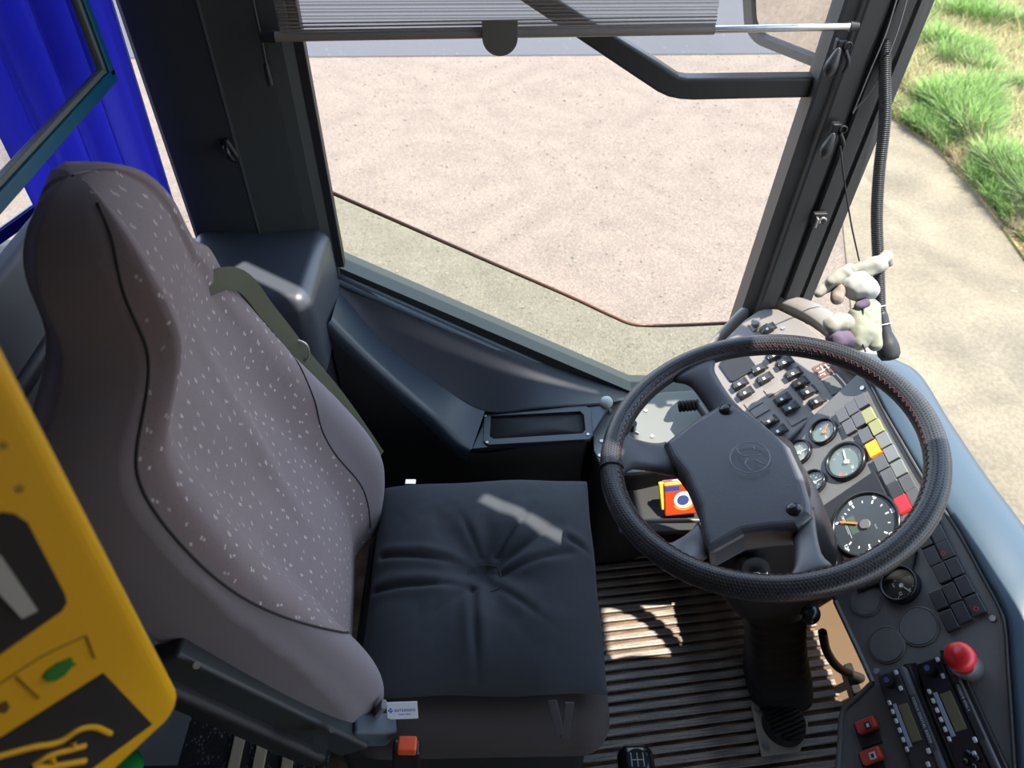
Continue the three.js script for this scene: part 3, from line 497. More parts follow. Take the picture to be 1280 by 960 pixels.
  gauge(1018, 603, 16, faceTex('#3c4240', (c) => { ticks(c, 10, -2.2, 2.2, 82, 106, '#cfd2cc'); txt(c, '8', -0.9, 60, 28, '#cfd2cc'); txt(c, '4', 0.9, 60, 28, '#cfd2cc'); }), 0.0, wmat, 'small dark round gauge under the wheel spoke');
  gauge(1127, 732, 23, faceTex('#15171a', (c) => { ticks(c, 5, -2.2, 2.2, 84, 104, '#e8e8e8', 5); txt(c, '0', -2.1, 66, 30, '#e8e8e8'); txt(c, '8', 0.9, 66, 30, '#e8e8e8'); txt(c, '12', 2.1, 62, 30, '#e8e8e8'); txt(c, 'bar', 3.6, 62, 22, '#e8e8e8'); }), 1.02, wmat, 'black round bar gauge with a white needle', 0.014);
  // speedometer block
  const boxPts = [[1027, 637], [1096, 590], [1147, 690], [1142, 716], [1075, 742]];
  const sb = mk('speedometer', extrude(shapeOf(df.poly(boxPts)), 0.012, 0.002).translate(0, 0, -0.004).applyMatrix4(df.m), M.black, dash); sb.userData.label = 'square black speedometer block';
  const sr = 42 * df.at(1081, 655).sub(EYE).dot(FWD) / FOCAL;
  const speedTex = canvas(512, 512, (c) => {
    c.fillStyle = '#383e44'; c.fillRect(0, 0, 512, 512); c.translate(256, 256);
    for (let k = 0; k <= 24; k++) { const a = (-150 + k * 12.5) * Math.PI / 180, big = k % 4 === 0; if (k % 2 && k > 4) continue; c.strokeStyle = '#e9eef0'; c.lineWidth = big ? 13 : 9; c.beginPath(); c.moveTo(Math.sin(a) * 196, -Math.cos(a) * 196); c.lineTo(Math.sin(a) * (big ? 168 : 176), -Math.cos(a) * (big ? 168 : 176)); c.stroke(); if (big) txt(c, String(k * 5), a, 226, 40, '#e9eef0'); }
    c.fillStyle = '#4c5a50'; c.fillRect(-112, 56, 150, 62); c.fillStyle = '#a9b0b0'; c.font = '18px sans-serif'; c.fillText('km/h', 60, -70); c.fillRect(-150, 128, 210, 5); c.fillRect(-150, 140, 170, 4);
  });
  onFace('dial_rim', new THREE.TorusGeometry(sr * 1.0, 0.0035, 10, 60), M.blackGloss, df, 1081, 655, 0.009, 0, sb);
  onFace('dial', new THREE.CircleGeometry(sr, 60), phys(1, 1, 1, 0.3, { map: speedTex }), df, 1081, 655, 0.0085, -Math.PI / 2, sb);
  onFace('needle', new THREE.BoxGeometry(0.003, sr * 0.55, 0.0012).translate(0, sr * 0.52, 0), omat, df, 1081, 655, 0.011, -Math.PI / 2 + 2.56, sb).userData.label = 'orange needle';
  onFace('needle_hub', new THREE.CylinderGeometry(0.008, 0.009, 0.003, 24).rotateX(Math.PI / 2), M.dash, df, 1081, 655, 0.0105, 0, sb);
  onFace('lock_knob', new THREE.SphereGeometry(0.004, 12, 8), M.steel, df, 1040, 678, 0.01, 0, sb);
  // blank covers
  for (const [x, y, rp] of [[1082, 750, 20], [1148, 783, 24], [1108, 806, 22]]) {
    const r = rp * df.at(x, y).sub(EYE).dot(FWD) / FOCAL; const b = onFace('blank_cover', new THREE.CylinderGeometry(r * 0.94, r, 0.003, 44).rotateX(Math.PI / 2), M.dash, df, x, y, 0.0012); onFace('rim', new THREE.TorusGeometry(r * 1.02, 0.0011, 8, 48), mat(0.16, 0.16, 0.165, 0.4), df, x, y, 0.0008, 0, b); b.userData.label = 'round blank cover';
  }
  // warning lamp tiles
  const tile = (x, y, m, w = 0.0165, h = 0.02, lbl) => { const t = onFace('warning_lamp', new RoundedBoxGeometry(h, w, 0.007, 2, 0.0012), m, df, x, y, 0.004); if (lbl) t.userData.label = lbl; return t; };
  const glow = (r, g, b) => mat(r, g, b, 0.3, { emissive: RGB(r, g, b), emissiveIntensity: 0.35 });
  const grey = phys(0.17, 0.18, 0.175, 0.25), grey2 = phys(0.09, 0.09, 0.095, 0.25), dk = phys(0.035, 0.036, 0.04, 0.25), olive = phys(0.28, 0.28, 0.12, 0.3);
  const px = (x, y) => [980 + x / 6.4, 480 + y / 6.4];
  const colA = [[680, 255, olive], [742, 350, olive], [802, 452, grey], [862, 560, grey], [924, 678, grey], [990, 795, grey2], [1052, 905, grey2]];
  const colB = [[655, 415, grey2], [717, 520, glow(1.0, 0.3, 0.01)], [780, 635, grey2], [840, 745, grey2], [897, 852, dk], [955, 962, glow(0.95, 0.02, 0.03)]];
  const stepOf = (a, b) => Math.abs(df.uv(...b)[1] - df.uv(...a)[1]), tw = 0.93 * stepOf(px(742, 350), px(802, 452)), tl = 0.93 * Math.abs(df.uv(...px(802, 452))[0] - df.uv(...px(717, 520))[0]), bw = 0.95 * stepOf([1183, 688], [1194, 710]), bl = 0.95 * Math.abs(df.uv(1194, 710)[0] - df.uv(1178, 717)[0]);
  for (const [x, y, m] of colA) tile(...px(x, y), m, tw, tl, m === olive ? 'dull yellow warning lamp' : undefined);
  for (const [x, y, m] of colB) tile(...px(x, y), m, tw, tl, m.emissiveIntensity === 0.35 && m.emissive.r > 0.9 ? (m.emissive.g > 0.1 ? 'lit orange warning lamp' : 'lit red warning lamp') : undefined);
  for (const [x, y] of [[625, 140], [548, 195], [470, 252], [605, 288], [525, 345]]) tile(...px(x, y), grey2, tw, tl);
  for (const [x, y, k] of [[1164, 648], [1173, 668], [1183, 688, 1], [1194, 710], [1206, 733], [1220, 757, 2], [1155, 674], [1166, 696], [1178, 717], [1190, 742], [1202, 766], [1174, 750], [1187, 776]]) {
    const t = tile(x, y, dk, bw, bl); if (k) onFace('symbol', new THREE.TorusGeometry(0.0035, 0.0007, 6, 4), mat(0.5, 0.06, 0.05, 0.5), df, x + (k - 2) * 4, y + 4, 0.0078, 0, t);
  }
  // red emergency stop button
  const eb = onFace('emergency_button', new THREE.CylinderGeometry(0.0165, 0.0185, 0.024, 32).rotateX(Math.PI / 2).translate(0, 0, 0.012), M.steel, df, 1212, 836, 0); eb.userData.label = 'red mushroom emergency button on a steel collar';
  onFace('button_cap', new THREE.LatheGeometry([[0, 0.022], [0.011, 0.0195], [0.017, 0.0165], [0.0195, 0.010], [0.0195, 0.003], [0.017, 0]].map((q) => new THREE.Vector2(...q)), 14).rotateX(Math.PI / 2), M.red, df, 1203, 823, 0.024, 0, eb);
  // red rocker switches on the aisle end
  [[1084, 907], [1090, 945]].forEach(([x, y], k) => {
    onFace('switch_bed', new RoundedBoxGeometry(0.031, 0.034, 0.004, 2, 0.001), M.black, df, x + 1, y + 10, 0.001);
    const s = onFace('rocker_switch', new RoundedBoxGeometry(0.031, 0.017, 0.013, 3, 0.003), M.redSwitch, df, x, y, 0.006, 0.04); s.userData.label = 'red rocker switch';
    onFace('symbol', new RoundedBoxGeometry(0.0095, 0.0095, 0.001, 1, 0.0004), k ? mat(0.6, 0.6, 0.58, 0.5) : M.black, df, x + 0.5, y - 0.5, 0.0127, 0.04, s);
    onFace('symbol', new RoundedBoxGeometry(0.004, 0.005, 0.001, 1, 0.0004), k ? M.black : mat(0.6, 0.6, 0.58, 0.5), df, x + 0.5, y - 0.5, 0.0133, 0.04, s);
  });

  // ---------------------------------------------------- corner pod with the switches
  const podPts = [[985, 549], [1080, 470], [1045, 436], [1005, 402], [972, 386], [952, 385], [930, 400], [905, 425], [880, 452], [868, 478], [900, 512], [945, 548], [966, 568]];
  mk('switch_panel', extrude(shapeOf(pf.poly(podPts)), 0.03, 0.004, 3).translate(0, 0, -0.03).applyMatrix4(pf.m), M.pod, dash).userData.label = 'grey brown switch panel in the window corner';
  const lip = new THREE.CatmullRomCurve3([[868, 470], [880, 448], [905, 420], [928, 396], [950, 381], [972, 382], [1008, 397], [1050, 430], [1092, 470]].map(([x, y]) => pf.at(x, y, -0.008))).getPoints(60);
  const lipRows = lip.map((p, i) => { const d = lip[Math.min(60, i + 1)].clone().sub(lip[Math.max(0, i - 1)]).normalize(), out = new THREE.Vector3().crossVectors(d, pn).normalize(); if (out.dot(p.clone().sub(pf.at(960, 480))) < 0) out.negate(); const w = 0.6 + 0.8 * smooth(0.3, 0.8, i / 60); return [[-0.002, -0.02], [0, 0.008], [0.003, 0.012], [0.01 * w, 0.013], [0.022 * w, 0.008], [0.03 * w, -0.006], [0.034 * w, -0.035], [0.036 * w, -0.12]].map(([o, h]) => p.clone().addScaledVector(out, o).addScaledVector(pn, h)); });
  mk('pod_lip', loft(lipRows, { closed: false }), M.pod, dash).userData.label = 'rounded grey lip around the switch panel';
  for (const [x, y] of [[979, 410]]) onFace('screw', new THREE.CylinderGeometry(0.0042, 0.0048, 0.003, 14).rotateX(Math.PI / 2), M.steel, pf, x, y, 0.001);
  onFace('knob_plate', new RoundedBoxGeometry(0.034, 0.024, 0.004, 2, 0.001), M.pod, pf, 947, 405, 0.002);
  onFace('push_knob', new THREE.CylinderGeometry(0.0085, 0.0095, 0.014, 24).rotateX(Math.PI / 2), mat(0.16, 0.15, 0.145, 0.45), pf, 945, 404, 0.009);
  const wl = mat(0.75, 0.73, 0.68, 0.5), swm = phys(0.03, 0.03, 0.032, 0.35), amber = mat(0.8, 0.4, 0.03, 0.5), lime = mat(0.6, 0.75, 0.1, 0.5);
  const sw = (x, y, mark = wl, lit) => {
    const s = onFace('rocker_switch', new RoundedBoxGeometry(0.033, 0.0185, 0.004, 2, 0.001), M.black, pf, x, y, 0.002);
    onFace('rocker', new RoundedBoxGeometry(0.024, 0.016, 0.013, 3, 0.0025).rotateY(0.12).translate(-0.002, 0, 0), swm, pf, x, y, 0.007, 0, s);
    onFace('symbol', new RoundedBoxGeometry(0.005, 0.006, 0.0008, 1, 0.0003).rotateY(0.12), mark, pf, x - 1, y, 0.0137, 0, s);
    onFace('pilot_lamp', new RoundedBoxGeometry(0.002, 0.005, 0.0008, 1, 0.0003).rotateY(0.12), lit || wl, pf, x - 7, y + 3.5, 0.0128, 0, s);
  };
  for (const [x, y, a, b] of [[960, 411], [968, 444], [981, 453], [992, 467], [1000, 479, amber], [1010, 490], [1021, 502, wl, lime], [949, 461], [956, 473], [978, 499], [988, 510], [925, 480, wl, lime], [932, 491, wl, lime], [962, 527], [973, 539]]) sw(x, y, a, b);
  for (const [x, y] of [[967, 487], [942, 504], [950, 513], [996, 523]]) onFace('blank_cover', new RoundedBoxGeometry(0.033, 0.02, 0.003, 2, 0.001), M.pod, pf, x, y, 0.001);
  const stickerTex = canvas(128, 128, (c) => { c.fillStyle = '#6d4a42'; c.fillRect(0, 0, 128, 128); c.strokeStyle = '#e2d6c8'; c.lineWidth = 9; c.beginPath(); c.moveTo(20, 70); c.lineTo(60, 70); c.lineTo(60, 18); c.moveTo(64, 64); c.lineTo(112, 64); c.moveTo(90, 24); c.lineTo(90, 108); c.moveTo(20, 96); c.lineTo(50, 96); c.lineTo(50, 112); c.moveTo(24, 30); c.lineTo(40, 30); c.stroke(); });
  onFace('shift_sticker', new THREE.BoxGeometry(0.034, 0.032, 0.001), mat(1, 1, 1, 0.5, { map: stickerTex }), pf, 1030, 462, 0.0008, -0.1).userData.label = 'brown sticker with a white shift diagram';
  onFace('square_recess', new RoundedBoxGeometry(0.036, 0.04, 0.003, 2, 0.001), mat(0.1, 0.105, 0.1, 0.5), pf, 1045, 480, 0.0006, -0.1);
  // open storage recess, dark
  onFace('storage_tray', extrude(roundShape(0.06, 0.06, 0.008), 0.004, 0.001), M.black, pf, 922, 458, 0.0, 0);
}
{ // two radios in the aisle end of the facia
  const radio = (corner, w, label, variant) => {
    const [x0, y0] = df.uv(...corner), L = 0.185, base = df.o.clone().addScaledVector(df.u, x0 + w / 2).addScaledVector(df.v, y0);
    const g = thing('radio', label, 'radio', base); const A = V(0, 0, 1);
    const put = (name, geo, m, a, b, h, parent = g) => { geo.applyMatrix4(new THREE.Matrix4().setPosition(a, -b, h).premultiply(basis(V(0, 0, 0), df.u, df.v, df.n))); return mk(name, geo, m, parent); };
    put('chassis', extrude(roundShape(w, L, 0.003), 0.016, 0.0015).translate(0, 0, -0.006), M.black, 0, L / 2, 0);
    const fx = put('front_panel', extrude(roundShape(w * 0.66, L * 0.97, 0.006), 0.008, 0.002), variant ? M.blackGloss : phys(0.03, 0.032, 0.035, 0.35), -w * 0.14, L / 2, 0.009);
    put('trim_strip', extrude(roundShape(w * 0.2, L * 0.97, 0.004), 0.009, 0.003), variant ? mat(0.05, 0.05, 0.055, 0.4) : mat(0.1, 0.11, 0.125, 0.4), w * 0.3, L / 2, 0.009);
    const k = put('volume_knob', new THREE.CylinderGeometry(0.0088, 0.0098, 0.012, 24).rotateX(Math.PI / 2), M.blackGloss, -w * 0.16, 0.016, 0.02);
    put('knob_cap', new THREE.CircleGeometry(0.004, 20), mat(0.08, 0.09, 0.3, 0.3), -w * 0.16, 0.016, 0.0265, k);
    put('display', new RoundedBoxGeometry(w * 0.27, 0.05, 0.002, 1, 0.0006), phys(0.14, 0.14, 0.07, 0.2), -w * 0.04, 0.075, 0.018).userData.label = 'olive display';
    put('key_strip', new RoundedBoxGeometry(w * 0.1, 0.058, 0.002, 1, 0.0006), mat(0.28, 0.33, 0.42, 0.4), -w * 0.26, 0.075, 0.018);
    const bt = mat(0.55, 0.56, 0.58, 0.4);
    for (let i = 0; i < 6; i++) put('button', new RoundedBoxGeometry(0.0045, 0.0065, 0.003, 2, 0.0012), bt, -w * 0.37, 0.043 + i * 0.0125, 0.019);
    for (const [a, b] of [[0.12, 0.008], [0.08, 0.03], [0.16, 0.115], [0.02, 0.13]]) put('button', new RoundedBoxGeometry(0.005, 0.0065, 0.003, 2, 0.0012), bt, w * a, b, 0.019);
    if (variant) { for (const [a, b] of [[0.3, 0.012], [0.33, 0.04]]) put('button', new RoundedBoxGeometry(0.009, 0.013, 0.005, 2, 0.002), M.blackGloss, w * a, b, 0.02); for (let i = 0; i < 4; i++) put('button', new THREE.SphereGeometry(0.0042, 12, 8), M.blackGloss, -w * 0.1 + 0.007 * Math.cos(i * 1.57), 0.135 + 0.008 * Math.sin(i * 1.57), 0.019); }
    const st = canvas(256, 32, (c) => { c.fillStyle = variant ? '#23242a' : '#3c4048'; c.fillRect(0, 0, 256, 32); c.fillStyle = '#b9bec6'; c.font = 'bold 19px sans-serif'; c.fillText(variant ? 'POWER ONLY' : 'COACH DIGITAL RADIO', 12, 23, 232); });
    put('print_strip', new THREE.PlaneGeometry(0.075, 0.008).rotateZ(-Math.PI / 2), mat(1, 1, 1, 0.5, { map: st }), w * 0.3, 0.08, 0.0185);
    return g;
  };
  radio([1101, 848], 0.05, 'slim car radio with olive display next to the red rocker switches', 0);
  radio([1148, 834], 0.056, 'car radio with round buttons next to the red emergency button', 1);
  for (const [a, b, c, d] of [[1139, 830, 1176, 1020], [1185, 812, 1246, 1020]]) mk('radio_rail', bar(df.at(a, b, 0.004), df.at(c, d, 0.004), 0.01, 0.02, df.n), M.blackGloss, dash);
}

// ---------------------------------------------------------------- moulded side console below the driver's window
const sideConsole = thing('side_console', 'dark navy moulded side panel with a storage tray below the driver window', 'side panel');
{
  const ledgeMat = phys(0.022, 0.032, 0.048, 0.36, { bumpMap: rep(fineBump, 5, 5), bumpScale: 0.0002 });
  const st = [ // sill, inner corner, ledge edge
    [[422, 340, -1.298], [424, 364, -1.27], [414, 400, -1.13]],
    [[470, 362, -1.298], [476, 424, -1.24], [470, 454, -1.12]],
    [[540, 394, -1.298], [545, 478, -1.21], [535, 513, -1.11]],
    [[610, 424, -1.298], [606, 514, -1.19], [590, 561, -1.10]],
    [[690, 458, -1.298], [680, 510, -1.19], [665, 555, -1.10]],
    [[800, 496, -1.298], [762, 506, -1.19], [737, 548, -1.10]]].map((r) => r.map((q) => pZ(...q)));
  const dens = (k, n = 40) => new THREE.CatmullRomCurve3(st.map((r) => r[k])).getPoints(n);
  const S = dens(0), O = dens(1), E = dens(2);
  const panel = S.map((p, i) => [p, p.clone().lerp(O[i], 0.06).add(V(0, 0, 0.012)), p.clone().lerp(O[i], 0.5).add(V(0, -0.004, -0.006)), O[i].clone().add(V(0, 0.004, -0.003)), O[i]]);
  mk('recess_panel', loft(panel, { closed: false }), phys(0.014, 0.016, 0.025, 0.62, { bumpMap: rep(fineBump, 6, 6), bumpScale: 0.0002 }), sideConsole);
  const half = 24, ledge = O.slice(0, half + 1).map((p, i) => [p, p.clone().lerp(E[i], 0.85), E[i], E[i].clone().add(V(-0.006, -0.004, 0.004)), E[i].clone().add(V(-0.009, -0.014, 0.007)), E[i].clone().add(V(-0.01, -0.03, 0.007))]);
  mk('ledge', loft(ledge, { closed: false }), ledgeMat, sideConsole).userData.label = 'blue grey sloping ledge';
  // tray end of the ledge with an opening
  const lf = new Face(E[40].clone(), E[half].clone().sub(E[40]), new THREE.Vector3().crossVectors(E[half].clone().sub(E[40]), O[40].clone().sub(E[40])).normalize());
  if (lf.n.y < 0) { lf.n.negate(); lf.v.negate(); lf.m = basis(lf.o, lf.u, lf.v, lf.n); }
  const L2 = (p) => { const d = p.clone().sub(lf.o); return [d.dot(lf.u), d.dot(lf.v)]; };
  const quad = shapeOf([E[half], E[32], E[40], O[40], O[32], O[half]].map(L2));
  const holePx = [[613, 521], [726, 515], [731, 520], [733, 539], [729, 544], [617, 551], [611, 547]];
  quad.holes.push(shapeOf(holePx.map(([x, y]) => lf.uv(x, y))));
  mk('tray_surround', extrude(quad, 0.012, 0.0015).translate(0, 0, -0.012).applyMatrix4(lf.m), ledgeMat, sideConsole);
  const fr = shapeOf([[605, 516], [733, 509], [739, 514], [741, 546], [736, 551], [610, 558], [604, 553]].map(([x, y]) => lf.uv(x, y))); fr.holes.push(shapeOf(holePx.map(([x, y]) => lf.uv(x, y))));
  mk('tray_frame', extrude(fr, 0.005, 0.0015).applyMatrix4(lf.m), phys(0.02, 0.024, 0.032, 0.35), sideConsole).userData.label = 'raised frame of the storage tray';
  const c0 = holePx.map(([x, y]) => lf.at(x, y, -0.002)), c1 = c0.map((p) => p.clone().addScaledVector(lf.n, -0.07));
  mk('tray', loft([c0, c1, c1.map((p) => p.clone().lerp(c1[0].clone().lerp(c1[3], 0.5), 0.97))], { caps: true }), M.rubber, sideConsole);
  for (const [x, y] of [[609, 553], [735, 543], [607, 520]]) mk('screw', new THREE.CylinderGeometry(0.003, 0.0036, 0.003, 12).rotateX(Math.PI / 2).applyMatrix4(basis(lf.at(x, y, 0.006), lf.u, lf.v, lf.n)), M.steel, sideConsole);
  const top = E.map((p) => p.clone().add(V(-0.01, -0.03, 0.007)));
  mk('skirt', loft(top.map((p) => [p.clone().add(V(0, 0.022, -0.006)), p, V(p.x, p.y - 0.02, p.z - 0.004), V(p.x, 0.25 * p.y, p.z - 0.03), V(p.x, 0.002, p.z - 0.03)]), { closed: false }), M.rubber, sideConsole);
  // corner bin with a rounded lid behind the window edge
  mk('corner_bin', new RoundedBoxGeometry(0.262, 0.20, 0.245, 5, 0.028).translate(-0.464, 0.692, -1.172), M.navy, sideConsole).userData.label = 'rounded navy corner bin';
  mk('bin_foot', new RoundedBoxGeometry(0.27, 0.6, 0.17, 3, 0.02).translate(-0.475, 0.302, -1.2), M.rubber, sideConsole);
  // screwed grey plate in front of the tray with its levers
  const PY = 0.345, pp = [[741, 518], [768, 499], [800, 492], [880, 487], [915, 505], [925, 545], [880, 572], [800, 590], [757, 592], [742, 562]].map(([x, y]) => pY(x, y, PY));
  const plate = mk('switch_plate', extrude(shapeOf(pp.map((p) => [p.x, -p.z])), 0.02, 0.002).rotateX(-Math.PI / 2).translate(0, PY - 0.02, 0), mat(0.13, 0.135, 0.125, 0.45), sideConsole); plate.userData.label = 'grey metal switch plate';
  mk('plate_skirt', loft([pp.slice(5), pp.slice(5).map((p) => V(p.x, 0.002, p.z + 0.0))].map((r) => r.map((p) => V(p.x, Math.min(p.y, PY - 0.01), p.z))), { closed: false }), M.rubber, sideConsole);
  for (const [x, y] of [[807, 514], [815, 546], [746, 517], [752, 552], [738 + 12, 570], [862, 506]]) mk('screw', new THREE.CylinderGeometry(0.0045, 0.005, 0.003, 14).translate(...pY(x, y, PY).add(V(0, 0.0015, 0)).toArray()), M.steel, plate);
  const k0 = pY(764, 516, PY), lev = mk('ball_lever', rod(k0, pY(758, 506, PY + 0.035), 0.004), M.chrome, plate); mk('ball_knob', new THREE.SphereGeometry(0.0145, 24, 16).translate(...pY(758, 503, PY + 0.04).toArray()), mat(0.42, 0.44, 0.42, 0.4), plate).userData.label = 'pale grey ball knob';
  mk('small_knob', rod(pY(790, 536, PY), pY(792, 529, PY + 0.025), 0.009, 0.008), M.blackGloss, plate); mk('key_tag', bar(pY(793, 540, PY + 0.004), pY(799, 542, PY + 0.004), 0.006, 0.003, V(0, 1, 0)), mat(0.4, 0.42, 0.55, 0.3), plate);
}
{ // gasket along the sloping sill
  const w = thing('window_gasket', 'ribbed grey rubber gasket along the sloping sill of the driver window', 'gasket');
  [[0, 0.009, M.gasket, -1.318], [7, 0.006, mat(0.09, 0.115, 0.125, 0.4), -1.306], [13, 0.007, M.gasket, -1.296], [20, 0.012, mat(0.045, 0.06, 0.08, 0.35), -1.288]].forEach(([dy, wd, m, z]) => mk('gasket_strip', tube([[422, 331 + dy], [520, 374 + dy], [650, 431 + dy], [770, 483 + dy], [800, 491 + dy * 0.8], [900, 486 + dy * 0.8]].map(([x, y]) => pZ(x, y, z)), wd * 0.8, 80, 8), m, w));
  { const q0 = pZ(424, 331, -1.30), q1 = pZ(373, 58, -1.30); mk('gasket_strip', bar(q0, q0.clone().lerp(q1, (1.78 - q0.y) / (q1.y - q0.y)), 0.024, 0.02, V(1, 0, 0)), M.black, w); }
}
{ // lowered pane of the driver's window: green tinted glass with its brown edge strip
  const zg = -1.335, top = [[404, 238], [790, 406], [925, 403], [960, 400]].map(([x, y]) => pZ(x, y, zg)), low = [[960, 520], [780, 500], [424, 345]].map(([x, y]) => pZ(x, y, zg));
  const w2 = struct('window_2', new THREE.ShapeGeometry(shapeOf([...top, ...low].map((p) => [p.x, p.y]))).translate(0, 0, zg), M.greenGlass); w2.userData.label = 'green tinted lowered side pane';
  mk('edge_strip', tube([[404, 236], [600, 322], [720, 374], [765, 395], [790, 405], [820, 407], [925, 403], [960, 401]].map(([x, y]) => pZ(x, y, zg)), 0.0042, 160, 8), phys(0.16, 0.07, 0.03, 0.3), w2);
}
{ // quarter light in the front upper corner
  const zq = -1.335, lo = [[570, -60], [728, 46], [777, 79], [819, 107], [832, 113], [846, 116], [863, 117], [1040, 113]], up = [[1040, 88], [867, 90], [856, 90], [846, 88], [819, 70], [779, 45], [615, -60]];
  const q = thing('quarter_window', 'fixed quarter window with a rounded black frame beside the front pillar', 'window frame', pZ(863, 117, zq));
  part('frame', extrude(shapeOf([...lo, ...up].map(([x, y]) => { const p = pZ(x, y, zq); return [p.x, p.y]; })), 0.03, 0.005, 3).translate(0, 0, zq), M.frame, q);
  part('pane', new THREE.ShapeGeometry(shapeOf([...up, [1060, -60]].map(([x, y]) => { const p = pZ(x, y, zq + 0.012); return [p.x, p.y]; }))).translate(0, 0, zq + 0.012), M.glass, q);
}
{ // front pillar: ribbed aluminium section
  const b = pZ(928, 390, -1.28), t = pZ(1052, 20, -1.28), k = (t.x - b.x) / (t.y - b.y), x0 = (y) => b.x + k * (y - b.y);
  const prof = [[0, -1.335], [0, -1.288], [0.004, -1.283], [0.022, -1.280], [0.026, -1.268], [0.03, -1.265], [0.058, -1.263], [0.061, -1.266], [0.063, -1.276], [0.07, -1.276], [0.072, -1.266], [0.075, -1.262], [0.1, -1.262], [0.103, -1.266], [0.105, -1.276], [0.111, -1.276], [0.114, -1.268], [0.136, -1.272], [0.139, -1.28], [0.139, -1.335]];
  const ys = [0.3, 0.7, 1.1, 1.5, 1.95];
  struct('trim_3', loft(ys.map((y) => prof.map(([x, z]) => V(x0(y) + x, y, z)))).toNonIndexed(), mat(0.055, 0.054, 0.05, 0.42)).geometry.computeVertexNormals();
  // sun blind cords running down the pillar
  const cord = (pts, r, label) => tag(mk('string', tube(pts.map(([x, y]) => pZ(x, y, -1.25)), r, 60, 6), mat(0.25, 0.24, 0.22, 0.6)), label, 'cord');
  cord([[1122, -5], [1108, 40], [1085, 95], [1066, 142]], 0.0011, 'thin grey blind cord knotted at the lower clip on the front pillar');
  cord([[1135, -5], [1118, 50], [1088, 115], [1066, 140]], 0.0011, 'second thin grey blind cord slanting across the front pillar');
  const hc = tag(mk('hanging_cord', tube([[1050, 182], [1056, 230], [1064, 280], [1074, 326]].map(([x, y]) => pZ(x, y, -1.22)), 0.0016, 40, 6), M.black), 'black cord from the lower pillar clip to the plush toy', 'cord');
  const clip = (x, y, label) => {
    const o = pZ(x, y, -1.262), g = thing('cord_clip', label, 'clip', o, undefined), w = (dx, dy, dz = 0) => pZ(x + dx, y + dy, -1.25 + dz).sub(o);
    mk('bracket', new RoundedBoxGeometry(0.016, 0.02, 0.014, 2, 0.003).translate(...w(6, -20).toArray()), M.black, g);
    mk('lever', tube([w(12, -14, 0.01), w(16, 2, 0.012), w(10, 14, 0.01)], 0.004, 16, 8), M.black, g);
    mk('grip', new THREE.LatheGeometry([[0, -0.024], [0.006, -0.022], [0.0105, -0.012], [0.0105, -0.002], [0.007, 0.012], [0.004, 0.022], [0, 0.024]].map((q) => new THREE.Vector2(...q)), 20).rotateZ(-0.18).translate(...w(-3, 2, 0.01).toArray()), phys(0.03, 0.031, 0.034, 0.35), g);
    mk('ring', new THREE.TorusGeometry(0.006, 0.0016, 8, 20).translate(...w(16, -18, 0.008).toArray()), M.black, g);
  };
  clip(1044, 76, 'black teardrop cord clip just below the chrome end of the blind bar');
  clip(1038, 180, 'black teardrop cord clip holding the plush toy cord');
  const lg = thing('blind_catch', 'small metal catch screwed low on the front pillar', 'catch', pZ(1022, 270, -1.262));
  mk('base', new RoundedBoxGeometry(0.026, 0.024, 0.012, 2, 0.002).translate(0, 0, 0.006), M.frame, lg); mk('hook', new THREE.TorusGeometry(0.006, 0.002, 8, 18, 4).translate(0.006, -0.002, 0.014), M.steel, lg); mk('hook', new RoundedBoxGeometry(0.004, 0.02, 0.01, 1, 0.001).translate(-0.006, -0.004, 0.015), M.steel, lg);
}
